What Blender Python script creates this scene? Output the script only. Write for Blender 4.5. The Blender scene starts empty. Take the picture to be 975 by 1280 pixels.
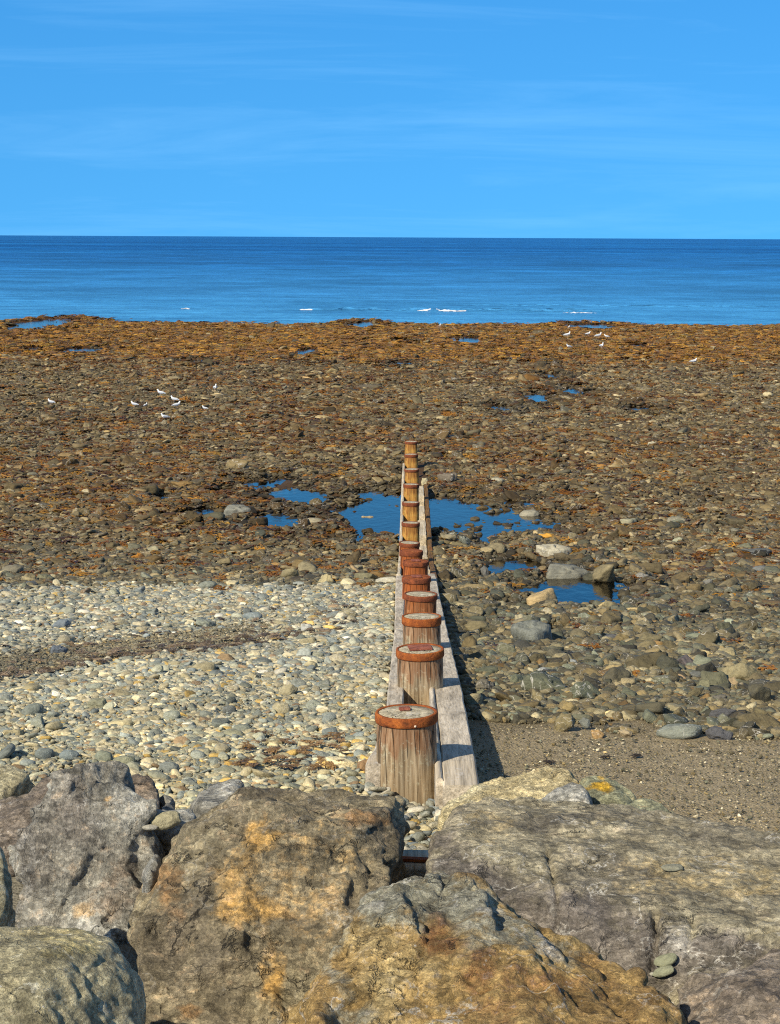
import bpy, bmesh, math, random
import numpy as np
from mathutils import Vector, Matrix, Euler

random.seed(7)
rng = np.random.default_rng(11)
R = math.radians
S = bpy.context.scene
C = S.collection

# ------------------------------------------------------------------ camera
EYE = 6.9                       # eye height above the sea (sea level = 0)
F_PX, W_PX, H_PX = 2300.0, 975.0, 1280.0
PITCH, YAW, ROLL = 8.5, 0.61, 0.29
cam_d = bpy.data.cameras.new("camera")
cam = bpy.data.objects.new("camera", cam_d)
C.objects.link(cam)
CAM_M = (Matrix.Translation((0, 0, EYE)) @ Matrix.Rotation(R(YAW), 4, 'Z')
         @ Matrix.Rotation(R(90 - PITCH), 4, 'X') @ Matrix.Rotation(R(ROLL), 4, 'Z'))
cam.matrix_world = CAM_M
cam_d.sensor_fit = 'VERTICAL'
cam_d.sensor_height = 36.0
cam_d.lens = F_PX / H_PX * 36.0
cam_d.clip_start = 0.1
cam_d.clip_end = 60000
S.camera = cam
CAM_R = np.array(CAM_M.to_3x3())
CAM_O = np.array((0, 0, EYE))

# ------------------------------------------------------------------ sun, sky, exposure
SUN_AZ, SUN_EL = 39.0, 37.0     # degrees left of straight behind the camera / above the horizon
sd = bpy.data.lights.new("sun", 'SUN')
sd.energy = 4.8
sd.angle = R(0.5)
sd.color = (1.0, 0.90, 0.72)
sun = bpy.data.objects.new("sun", sd)
C.objects.link(sun)
to_sun = Vector((-math.sin(R(SUN_AZ)) * math.cos(R(SUN_EL)), -math.cos(R(SUN_AZ)) * math.cos(R(SUN_EL)), math.sin(R(SUN_EL))))
sun.rotation_euler = (-to_sun).to_track_quat('-Z', 'Y').to_euler()
sun.location = (-20, -30, 40)

world = bpy.data.worlds.new("World")
S.world = world
world.use_nodes = True
wn, wl = world.node_tree.nodes, world.node_tree.links
wn.clear()
w_out = wn.new('ShaderNodeOutputWorld')
w_bg = wn.new('ShaderNodeBackground')
w_bg.inputs['Strength'].default_value = 0.15
sky = wn.new('ShaderNodeTexSky')
sky.sky_type = 'NISHITA'
sky.sun_disc = False
sky.sun_elevation = R(SUN_EL)
sky.sun_rotation = R(180 + SUN_AZ)
sky.air_density = 1.0
sky.dust_density = 0.0
sky.ozone_density = 4.0
hs = wn.new('ShaderNodeHueSaturation')
hs.inputs['Saturation'].default_value = 1.12
hs.inputs['Value'].default_value = 1.2
# the pale band at the horizon is kept thin: directions are lifted a little before the sky is looked up
tc0 = wn.new('ShaderNodeTexCoord'); sx0 = wn.new('ShaderNodeSeparateXYZ'); cx0 = wn.new('ShaderNodeCombineXYZ')
zz0 = wn.new('ShaderNodeMath'); zz0.operation = 'MULTIPLY_ADD'; zz0.inputs[1].default_value = 0.9; zz0.inputs[2].default_value = 0.42
za0 = wn.new('ShaderNodeMath'); za0.operation = 'ABSOLUTE'
wl.new(tc0.outputs['Generated'], sx0.inputs[0]); wl.new(sx0.outputs[2], za0.inputs[0]); wl.new(za0.outputs[0], zz0.inputs[0])
wl.new(sx0.outputs[0], cx0.inputs[0]); wl.new(sx0.outputs[1], cx0.inputs[1]); wl.new(zz0.outputs[0], cx0.inputs[2])
nv0 = wn.new('ShaderNodeVectorMath'); nv0.operation = 'NORMALIZE'; wl.new(cx0.outputs[0], nv0.inputs[0])
wl.new(nv0.outputs[0], sky.inputs['Vector'])
wl.new(sky.outputs[0], hs.inputs['Color'])
# thin high cirrus in long streaks
tc = wn.new('ShaderNodeTexCoord')
mp = wn.new('ShaderNodeMapping')
mp.inputs['Scale'].default_value = (2.2, 2.2, 26.0)
mp.inputs['Rotation'].default_value = (0.02, 0.05, 0.3)
wl.new(tc.outputs['Generated'], mp.inputs['Vector'])
cn = wn.new('ShaderNodeTexNoise')
cn.inputs['Scale'].default_value = 1.6
cn.inputs['Detail'].default_value = 10
cn.inputs['Roughness'].default_value = 0.62
cn.inputs['Distortion'].default_value = 0.6
wl.new(mp.outputs[0], cn.inputs['Vector'])
cr = wn.new('ShaderNodeValToRGB')
cr.color_ramp.elements[0].position = 0.47
cr.color_ramp.elements[0].color = (0, 0, 0, 1)
cr.color_ramp.elements[1].position = 0.85
cr.color_ramp.elements[1].color = (1, 1, 1, 1)
wl.new(cn.outputs['Fac'], cr.inputs['Fac'])
cm = wn.new('ShaderNodeMath'); cm.operation = 'MULTIPLY'; cm.inputs[1].default_value = 0.18
wl.new(cr.outputs['Color'], cm.inputs[0])
mx = wn.new('ShaderNodeMixRGB')
mx.inputs['Color2'].default_value = (3.0, 5.6, 8.0, 1)
wl.new(cm.outputs[0], mx.inputs['Fac'])
tn = wn.new('ShaderNodeMixRGB'); tn.blend_type = 'MULTIPLY'; tn.inputs['Fac'].default_value = 1
gr = wn.new('ShaderNodeValToRGB'); gr.color_ramp.elements[0].color = (0.54, 1.13, 1.13, 1); gr.color_ramp.elements[1].color = (0.34, 0.97, 1.17, 1)
gr.color_ramp.elements[0].position = 0.0; gr.color_ramp.elements[1].position = 0.27
wl.new(za0.outputs[0], gr.inputs['Fac']); wl.new(gr.outputs['Color'], tn.inputs['Color2'])
wl.new(hs.outputs[0], tn.inputs['Color1'])
zr = wn.new('ShaderNodeValToRGB'); zr.color_ramp.elements[0].position = 0.30; zr.color_ramp.elements[1].position = 0.62
wl.new(za0.outputs[0], zr.inputs['Fac'])
zd = wn.new('ShaderNodeHueSaturation'); zd.inputs['Saturation'].default_value = 0.62; zd.inputs['Value'].default_value = 0.5
wl.new(sky.outputs[0], zd.inputs['Color'])
zm = wn.new('ShaderNodeMixRGB'); wl.new(zr.outputs['Color'], zm.inputs['Fac']); wl.new(tn.outputs[0], zm.inputs['Color1']); wl.new(zd.outputs[0], zm.inputs['Color2'])
wl.new(zm.outputs[0], mx.inputs['Color1'])
wl.new(mx.outputs[0], w_bg.inputs['Color'])
wl.new(w_bg.outputs[0], w_out.inputs['Surface'])

S.view_settings.view_transform = 'Standard'
S.view_settings.look = 'None'
S.view_settings.gamma = 1
S.view_settings.use_curve_mapping = False
S.view_settings.exposure = 0.35
S.render.engine = 'CYCLES'
S.cycles.use_denoising = False        # enough samples for a clean, crisp picture
S.cycles.pixel_filter_type = 'BLACKMAN_HARRIS'
S.cycles.filter_width = 1.15
S.cycles.max_bounces = 5
S.cycles.diffuse_bounces = 3
S.cycles.glossy_bounces = 3

# ------------------------------------------------------------------ maths helpers
_perm = rng.permutation(4096)
_grad = rng.normal(size=(4096, 3)); _grad /= np.linalg.norm(_grad, axis=1)[:, None]

def perlin(p):
    p = np.asarray(p, float)
    i = np.floor(p).astype(np.int64); f = p - i
    u = f * f * f * (f * (f * 6 - 15) + 10)
    out = np.zeros(len(p))
    for dx in (0, 1):
        for dy in (0, 1):
            for dz in (0, 1):
                h = _perm[(_perm[(_perm[(i[:, 0] + dx) & 4095] + i[:, 1] + dy) & 4095] + i[:, 2] + dz) & 4095]
                g = _grad[h]
                d = (g * (f - (dx, dy, dz))).sum(1)
                wx = u[:, 0] if dx else 1 - u[:, 0]
                wy = u[:, 1] if dy else 1 - u[:, 1]
                wz = u[:, 2] if dz else 1 - u[:, 2]
                out += d * wx * wy * wz
    return out * 1.5

def fbm(p, oct=4, gain=0.5):
    p = np.asarray(p, float); a, s, t = 1.0, 1.0, 0
    for k in range(oct):
        t = t + a * perlin(p * s + 17.3 * k); a *= gain; s *= 2.03
    return t

def ridged(p, oct=3):
    p = np.asarray(p, float); a, s, t = 1.0, 1.0, 0
    for k in range(oct):
        t = t + a * (1 - 2 * np.abs(perlin(p * s + 9.1 * k))); a *= 0.5; s *= 2.1
    return t

def facets(P, cell, seed):
    """piecewise-planar offset: every cell of a jittered lattice is broken off along its own plane"""
    q = np.asarray(P, float) / cell + seed * 3.7
    b = np.floor(q).astype(np.int64); best = np.full(len(q), 1e9); val = np.zeros(len(q))
    for dx in (-1, 0, 1):
        for dy in (-1, 0, 1):
            for dz in (-1, 0, 1):
                c = b + (dx, dy, dz)
                h = _perm[(_perm[(_perm[c[:, 0] & 4095] + c[:, 1]) & 4095] + c[:, 2]) & 4095]
                r = q - (c + 0.5 + 0.45 * _grad[(h + 77) & 4095])
                d = (r * r).sum(1); m = d < best
                best[m] = d[m]
                val[m] = (_grad[h[m]] * r[m]).sum(1) + 0.45 * _grad[(h[m] + 5) & 4095, 0]
    return val * cell

def smooth(a, b, x):
    t = np.clip((x - a) / (b - a), 0, 1)
    return t * t * (3 - 2 * t)

def ray(px, py):
    d = CAM_R @ np.array(((px - W_PX / 2) / F_PX, -(py - H_PX / 2) / F_PX, -1.0))
    return d

def at(px, py, D):
    """world point seen at pixel (px, py) at the horizontal distance D (along +Y)"""
    d = ray(px, py)
    return CAM_O + d * (D / d[1])

def project(P):
    q = (np.asarray(P, float) - CAM_O) @ CAM_R
    z = -q[..., 2]
    return W_PX / 2 + F_PX * q[..., 0] / z, H_PX / 2 - F_PX * q[..., 1] / z, z

# ------------------------------------------------------------------ the lie of the beach
_KD = [-6, 2, 5, 8, 10, 13.25, 16.25, 19.25, 25.25, 31.25, 37, 43, 50, 60, 80, 100, 125, 138, 147, 160, 260]
_KZ = [-2.3, -2.6, -2.95, -3.02, -3.17, -3.48, -3.86, -4.26, -4.97, -5.60, -5.88, -6.02, -6.13, -6.28, -6.48, -6.64, -6.78, -6.83, -6.93, -7.4, -9]

def base_ground(x, y):
    x = np.asarray(x, float); y = np.asarray(y, float)
    z = EYE + np.interp(y, _KD, _KZ)
    left = smooth(0.15, -0.3, x) * smooth(30, 22, y) * smooth(6, 9, y)
    z = z + 0.10 * left
    p = np.stack([x * 0.22, y * 0.16, 0 * x], -1).reshape(-1, 3)
    amp = np.interp(y, [8, 15, 30, 60, 110, 150, 200], [0.02, 0.04, 0.07, 0.09, 0.09, 0.05, 0.04])
    z = z + (fbm(p, 3).reshape(x.shape)) * amp
    p2 = np.stack([x * 1.7, y * 1.3, 0 * x + 2], -1).reshape(-1, 3)
    z = z + fbm(p2, 2).reshape(x.shape) * np.interp(y, [8, 12, 40, 100], [.015, .022, .03, .03])
    return z

def hit(px, py, zoff=0.0):
    d = ray(px, py)
    ts = np.geomspace(3, 400, 1500)
    P = CAM_O + ts[:, None] * d
    g = base_ground(P[:, 0], P[:, 1]) + zoff
    k = np.argmax(P[:, 2] < g)
    a, b = ts[max(k - 1, 0)], ts[k]
    fa = P[max(k - 1, 0), 2] - g[max(k - 1, 0)]; fb = P[k, 2] - g[k]
    t = a + (b - a) * fa / (fa - fb + 1e-9)
    return CAM_O + t * d

def hit2(px, py):
    q = hit(px, py); d = ray(px, py); t0 = (q - CAM_O)[1] / d[1]
    ts = np.linspace(t0 * .82, t0 * 1.2, 260); P_ = CAM_O + ts[:, None] * d
    g = ground(P_[:, 0], P_[:, 1]); k = np.where(P_[:, 2] < g)[0]
    return P_[k[0]] if len(k) else q

# pools: centre px, width px, top py, bottom py
POOLS_PX = [
    (508, 370, 613, 676, 'large'), (345, 110, 596, 624, ''), (372, 84, 612, 638, ''), (340, 100, 638, 664, ''), (262, 78, 634, 650, ''), (277, 30, 608, 618, ''), (200, 40, 616, 629, ''), (250, 20, 652, 658, ''),
    (664, 120, 697, 742, 'mid'), (724, 156, 718, 762, 'mid'), (640, 60, 752, 766, ''), (690, 40, 786, 794, ''), (740, 40, 690, 700, ''),
    (582, 40, 544, 552, ''), (627, 34, 505, 516, ''), (715, 40, 483, 496, ''), (672, 44, 490, 506, ''), (690, 30, 466, 476, ''), (692, 26, 454, 461, ''),
    (640, 26, 444, 449, ''), (582, 46, 421, 430, ''), (500, 34, 452, 458, ''), (384, 24, 435, 445, ''), (245, 44, 449, 455, ''),
    (105, 56, 434, 442, ''), (38, 40, 434, 439, ''), (50, 76, 399, 413, ''), (366, 30, 401, 408, ''), (452, 44, 402, 410, ''),
    (740, 74, 405, 412, ''), (940, 60, 399, 406, ''), (795, 28, 429, 435, ''), (800, 40, 507, 515, ''), (80, 16, 543, 549, ''),
    (500, 30, 424, 428, ''), (905, 14, 628, 632, ''), (700, 30, 581, 588, ''),
]
POOLS = []
for (cx, w, y0, y1, k) in POOLS_PX:
    m = hit(cx, y0 * .45 + y1 * .55)
    zw = float(base_ground(m[None, 0], m[None, 1])[0]) - 0.03 + (0.09 if m[1] > 60 else 0)
    def onp(px_, py_):
        d_ = ray(px_, py_); return CAM_O + d_ * ((zw - EYE) / d_[2])
    a, b = onp(cx, y0), onp(cx, y1)
    ry = max((a[1] - b[1]) / 2, 0.25)
    cyw = (a[1] + b[1]) / 2
    rx = w / 2 / F_PX * cyw
    cxw = m[0] * cyw / m[1]
    zp = zw
    POOLS.append(dict(cx=cxw, cy=cyw, rx=rx, ry=ry, z=zp, k=k))

def pool_r(p, x, y):
    kx, ky = (0.9, 0.5) if p['k'] else (1.5, 0.7)
    q = np.stack([np.asarray(x) * kx, np.asarray(y) * ky, 0 * np.asarray(x) + p['cx']], -1).reshape(-1, 3)
    n = (fbm(q, 3) * 0.42 + 0.30 * fbm(q * 2.7 + 5, 3)).reshape(np.shape(x))
    return np.sqrt(((x - p['cx']) / p['rx']) ** 2 + ((y - p['cy']) / p['ry']) ** 2) + n

def ground(x, y):
    x = np.asarray(x, float); y = np.asarray(y, float)
    z = base_ground(x, y)
    for p in POOLS:
        m = (np.abs(x - p['cx']) < p['rx'] * 2.4) & (np.abs(y - p['cy']) < p['ry'] * 2.4)
        if not m.any():
            continue
        r = pool_r(p, x[m], y[m])
        w = smooth(2.0, 1.4, r)
        z[m] = z[m] * (1 - w) + w * (p['z'] + np.clip((r - 1) * 0.22, -0.16, 0.07))
    return z

def ground1(x, y):
    return float(ground(np.array([x]), np.array([y]))[0])

def water_mask(x, y):
    m = np.full(np.shape(x), 9.0)
    for p in POOLS:
        k = (np.abs(x - p['cx']) < p['rx'] * 2.2) & (np.abs(y - p['cy']) < p['ry'] * 2.2)
        if k.any(): m[k] = np.minimum(m[k], pool_r(p, x[k], y[k]))
    return m

# ------------------------------------------------------------------ object helpers
def obj(name, me, mats=(), parent=None, kind=None, label=None, cat=None, group=None):
    o = bpy.data.objects.new(name, me)
    C.objects.link(o)
    for m in (mats if isinstance(mats, (list, tuple)) else [mats]):
        if me is not None:
            me.materials.append(m)
    if parent: o.parent = parent
    if kind: o['kind'] = kind
    if label: o['label'] = label
    if cat: o['category'] = cat
    if group: o['group'] = group
    return o

def mesh_np(name, V, Fc, smooth_=True):
    me = bpy.data.meshes.new(name)
    me.from_pydata([tuple(map(float, v)) for v in V], [], [tuple(map(int, f)) for f in Fc])
    if smooth_:
        me.polygons.foreach_set('use_smooth', [True] * len(me.polygons))
    me.update()
    return me

def grid_mesh(name, X, Y, Z):
    n, m = X.shape
    V = np.stack([X, Y, Z], -1).reshape(-1, 3)
    idx = np.arange(n * m).reshape(n, m)
    Fc = np.stack([idx[:-1, :-1], idx[:-1, 1:], idx[1:, 1:], idx[1:, :-1]], -1).reshape(-1, 4)
    me = bpy.data.meshes.new(name)
    me.vertices.add(len(V)); me.vertices.foreach_set('co', V.ravel())
    me.loops.add(Fc.size); me.loops.foreach_set('vertex_index', Fc.ravel())
    me.polygons.add(len(Fc)); me.polygons.foreach_set('loop_start', np.arange(len(Fc)) * 4)
    me.polygons.foreach_set('use_smooth', np.ones(len(Fc), bool))
    me.update(calc_edges=True); me.validate()
    return me

class NT:
    """small node-tree writer"""
    def __init__(s, name):
        s.m = bpy.data.materials.new(name); s.m.use_nodes = True
        s.t = s.m.node_tree; s.t.nodes.clear()
        s.out = s.t.nodes.new('ShaderNodeOutputMaterial')
        s.b = s.t.nodes.new('ShaderNodeBsdfPrincipled')
        s.t.links.new(s.b.outputs[0], s.out.inputs['Surface'])
    def put(s, sock, v):
        if isinstance(v, bpy.types.NodeSocket): s.t.links.new(v, sock)
        elif isinstance(v, (tuple, list)) and len(v) == 3 and sock.type == 'RGBA': sock.default_value = (*v, 1)
        else: sock.default_value = v
    def facet(s, vec, scale, warp=0.25):
        """height of small broken planes, and a random tone per plane"""
        T, L = s.t.nodes, s.t.links
        nz = T.new('ShaderNodeTexNoise'); nz.inputs['Scale'].default_value = scale * 1.7; nz.inputs['Detail'].default_value = 4
        L.new(vec, nz.inputs['Vector'])
        def vm(op, a, b):
            q = T.new('ShaderNodeVectorMath'); q.operation = op
            for k, v in enumerate((a, b)):
                if isinstance(v, bpy.types.NodeSocket): L.new(v, q.inputs[k])
                else: q.inputs[k].default_value = v
            return q
        off = vm('SUBTRACT', nz.outputs['Color'], (.5, .5, .5)).outputs[0]
        sc = T.new('ShaderNodeVectorMath'); sc.operation = 'SCALE'; sc.inputs['Scale'].default_value = warp / scale; L.new(off, sc.inputs[0])
        w = vm('ADD', vec, sc.outputs[0]).outputs[0]
        vo = T.new('ShaderNodeTexVoronoi'); vo.inputs['Scale'].default_value = scale; L.new(w, vo.inputs['Vector'])
        r = vm('SUBTRACT', w, vo.outputs['Position']).outputs[0]
        g = vm('SUBTRACT', vo.outputs['Color'], (.5, .5, .5)).outputs[0]
        h = vm('DOT_PRODUCT', r, g).outputs['Value']
        sp = T.new('ShaderNodeSeparateColor'); L.new(vo.outputs['Color'], sp.inputs[0])
        return h, sp.outputs[0]
    def coord(s, which='Object', scale=(1, 1, 1), rot=(0, 0, 0)):
        c = s.t.nodes.new('ShaderNodeTexCoord'); m = s.t.nodes.new('ShaderNodeMapping')
        m.inputs['Scale'].default_value = scale; m.inputs['Rotation'].default_value = rot
        s.t.links.new(c.outputs[which], m.inputs['Vector']); return m.outputs[0]
    def noise(s, vec, scale, detail=5, rough=0.55, dist=0.0, w=None):
        n = s.t.nodes.new('ShaderNodeTexNoise')
        if w is not None:
            n.noise_dimensions = '4D'; s.put(n.inputs['W'], w)
        s.put(n.inputs['Vector'], vec); n.inputs['Scale'].default_value = scale
        n.inputs['Detail'].default_value = detail; n.inputs['Roughness'].default_value = rough
        n.inputs['Distortion'].default_value = dist
        return n.outputs['Fac']
    def voro(s, vec, scale, feature='F1', out='Distance', rnd=1.0):
        n = s.t.nodes.new('ShaderNodeTexVoronoi'); n.feature = feature
        s.put(n.inputs['Vector'], vec); n.inputs['Scale'].default_value = scale
        n.inputs['Randomness'].default_value = rnd
        return n.outputs[out]
    def ramp(s, fac, *stops):
        n = s.t.nodes.new('ShaderNodeValToRGB'); e = n.color_ramp.elements
        while len(e) < len(stops): e.new(0.5)
        for k, (p, c) in enumerate(stops):
            e[k].position = p
            e[k].color = (c, c, c, 1) if isinstance(c, (int, float)) else (*c, 1)
        s.put(n.inputs['Fac'], fac); return n.outputs['Color']
    def mix(s, fac, a, b, mode='MIX'):
        n = s.t.nodes.new('ShaderNodeMixRGB'); n.blend_type = mode
        s.put(n.inputs['Fac'], fac); s.put(n.inputs['Color1'], a); s.put(n.inputs['Color2'], b)
        return n.outputs['Color']
    def math(s, op, a, b=0.0):
        n = s.t.nodes.new('ShaderNodeMath'); n.operation = op
        s.put(n.inputs[0], a); s.put(n.inputs[1], b); return n.outputs[0]
    def attr(s, name, kind='GEOMETRY', out='Color'):
        n = s.t.nodes.new('ShaderNodeAttribute'); n.attribute_type = kind; n.attribute_name = name
        return n.outputs[out]
    def bump(s, h, strength, dist=0.02, normal=None):
        n = s.t.nodes.new('ShaderNodeBump'); s.put(n.inputs['Height'], h)
        n.inputs['Strength'].default_value = strength; n.inputs['Distance'].default_value = dist
        if normal is not None: s.put(n.inputs['Normal'], normal)
        return n.outputs[0]
    def done(s, col, rough=0.8, normal=None, spec=0.3, **kw):
        s.put(s.b.inputs['Base Color'], col); s.put(s.b.inputs['Roughness'], rough)
        s.b.inputs['Specular IOR Level'].default_value = spec
        if normal is not None: s.put(s.b.inputs['Normal'], normal)
        for k, v in kw.items(): s.put(s.b.inputs[k], v)
        return s.m

# ------------------------------------------------------------------ materials
def mat_ground():
    n = NT('beach_ground')
    v = n.coord('Object')
    zone = n.attr('zone')
    sep = n.t.nodes.new('ShaderNodeSeparateColor'); n.t.links.new(zone, sep.inputs[0])
    sand, pale, weed = sep.outputs[0], sep.outputs[1], sep.outputs[2]
    fine = n.noise(v, 90, 4, 0.7)
    mid = n.noise(v, 9, 5, 0.6)
    dark = n.ramp(fine, (0.3, (0.02, 0.016, 0.010)), (0.6, (0.07, 0.055, 0.032)), (0.8, (0.15, 0.12, 0.075)))
    sandc = n.ramp(fine, (0.28, (0.12, 0.094, 0.05)), (0.5, (0.32, 0.255, 0.15)), (0.72, (0.50, 0.42, 0.28)))
    sandc = n.mix(0.6, sandc, n.ramp(mid, (0.3, (0.18, 0.14, 0.082)), (0.7, (0.40, 0.325, 0.20))))
    spk = n.ramp(n.voro(v, 42), (0.10, 1), (0.16, 0))
    sandc = n.mix(n.math('MULTIPLY', spk, n.ramp(n.noise(v, 30, 2), (0.5, 0), (0.62, 1))), sandc, (0.6, 0.55, 0.45))
    palec = n.ramp(fine, (0.3, (0.10, 0.09, 0.065)), (0.7, (0.30, 0.27, 0.2)))
    weedc = n.ramp(n.noise(v, 4, 6, 0.7), (0.3, (0.04, 0.018, 0.005)), (0.6, (0.12, 0.05, 0.01)), (0.8, (0.16, 0.09, 0.02)))
    c = n.mix(sand, dark, sandc); c = n.mix(pale, c, palec); c = n.mix(weed, c, weedc)
    h = n.math('ADD', n.math('MULTIPLY', fine, 0.5), n.math('MULTIPLY', n.voro(v, 55), 0.7))
    nb = n.bump(h, 0.7, 0.02)
    return n.done(c, 0.85, nb, 0.25)

def mat_stone(src):
    """stones: colour comes from the stone itself (one colour per stone)"""
    n = NT('beach_stone_' + src)
    oi = n.t.nodes.new('ShaderNodeObjectInfo')
    col = n.attr('col', 'INSTANCER') if src == 'scatter' else oi.outputs['Color']
    v = n.coord('Object'); w = n.math('MULTIPLY', oi.outputs['Random'], 60.0)
    a = n.noise(v, 2.2, 5, 0.65, 0.3, w)
    fine = n.noise(v, 14, 3, 0.7, 0.0, w)
    lay = n.noise(n.coord('Object', (1, 1, 5), (0.3, 0.2, 0)), 2.5, 3, 0.6, 0.2, w)
    m = n.ramp(a, (0.25, 0.62), (0.5, 1.0), (0.75, 1.35))
    c = n.mix(1.0, col, m, 'MULTIPLY')
    c = n.mix(0.35, c, n.mix(1.0, c, n.ramp(lay, (0.35, 0.55), (0.6, 1.35)), 'MULTIPLY'))
    c = n.mix(0.4, c, n.mix(1.0, c, n.ramp(fine, (0.3, 0.6), (0.7, 1.4)), 'MULTIPLY'))
    vein = n.ramp(n.math('ABSOLUTE', n.math('SUBTRACT', n.noise(v, 1.1, 2, 0.5, 0.8, w), 0.5)), (0.0, 1), (0.012, 0))
    pick = n.math('GREATER_THAN', oi.outputs['Random'], 0.72)
    c = n.mix(n.math('MULTIPLY', n.math('MULTIPLY', vein, pick), 0.7), c, (0.6, 0.57, 0.5))
    nb = n.bump(n.math('ADD', n.math('MULTIPLY', fine, 0.5), a), 0.5, 0.05)
    return n.done(c, n.ramp(a, (0.3, 0.6), (0.7, 0.85)), nb, 0.35)

def mat_weed():
    n = NT('seaweed')
    col = n.attr('col', 'INSTANCER'); v = n.coord('Object')
    c = n.mix(1.0, col, n.ramp(n.noise(v, 6, 3), (0.3, 0.5), (0.7, 1.5)), 'MULTIPLY')
    return n.done(c, 0.5, None, 0.4)

def mat_pool():
    n = NT('pool_water')
    v = n.coord('Object', (1, 0.55, 1))
    nb = n.bump(n.math('ADD', n.noise(v, 7, 3, 0.55), n.math('MULTIPLY', n.noise(v, 1.6, 2), 1.5)), 0.16, 0.05)
    T, L = n.t.nodes, n.t.links
    tr = T.new('ShaderNodeBsdfTransparent'); tr.inputs[0].default_value = (0.38, 0.41, 0.38, 1)
    gl = T.new('ShaderNodeBsdfGlossy'); gl.inputs['Roughness'].default_value = 0.04; gl.inputs['Color'].default_value = (1, .95, .86, 1)
    L.new(nb, gl.inputs['Normal'])
    fr = T.new('ShaderNodeFresnel'); fr.inputs['IOR'].default_value = 1.5; L.new(nb, fr.inputs['Normal'])
    mx_ = T.new('ShaderNodeMixShader'); L.new(fr.outputs[0], mx_.inputs[0]); L.new(tr.outputs[0], mx_.inputs[1]); L.new(gl.outputs[0], mx_.inputs[2])
    L.new(mx_.outputs[0], n.out.inputs['Surface']); T.remove(n.b)
    return n.m

def mat_sea():
    n = NT('sea_water')
    v = n.coord('Object')
    big = n.noise(n.coord('Object', (0.0012, 0.0045, 1)), 1.0, 5, 0.6)
    streak = n.noise(n.coord('Object', (0.012, 0.11, 1)), 1.0, 5, 0.65, 0.4)
    c = n.ramp(n.math('ADD', n.math('MULTIPLY', big, 0.55), n.math('MULTIPLY', streak, 0.45)),
               (0.38, (0.002, 0.034, 0.14)), (0.5, (0.004, 0.082, 0.29)), (0.62, (0.014, 0.17, 0.47)))
    sep = n.t.nodes.new('ShaderNodeSeparateXYZ'); n.t.links.new(n.coord('Object'), sep.inputs[0])
    rip = n.noise(n.coord('Object', (0.035, 0.03, 1)), 1.0, 12, 0.86, 0.2)
    c = n.mix(0.7, c, n.mix(1.0, c, n.ramp(rip, (0.40, 0.30), (0.5, 0.85), (0.60, 2.1)), 'MULTIPLY'))
    shoal = n.ramp(n.math('DIVIDE', sep.outputs[1], 2000.0), (0.078, 1), (0.115, .62), (0.22, .2), (0.5, 0))
    c = n.mix(n.math('MULTIPLY', shoal, n.ramp(rip, (.42, .55), (.58, 1.0))), c, (0.075, 0.34, 0.64))
    r1 = n.noise(n.coord('Object', (0.5, 1.1, 1)), 1.0, 5, 0.6, 0.3)
    r2 = n.noise(n.coord('Object', (0.03, 0.16, 1)), 1.0, 4, 0.6, 0.5)
    h = n.math('ADD', n.math('MULTIPLY', r1, 0.30), n.math('MULTIPLY', r2, 1.2))
    nb = n.bump(h, 1.0, 2.6)
    return n.done(c, 0.28, nb, 0.10, IOR=1.33)

def mat_foam():
    n = NT('wave_foam'); v = n.coord('Object')
    c = n.ramp(n.noise(v, 6, 4), (0.3, 0.55), (0.6, 0.85))
    return n.done(c, 0.7, n.bump(n.noise(v, 12, 4), 0.6, 0.05), 0.3)

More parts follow.
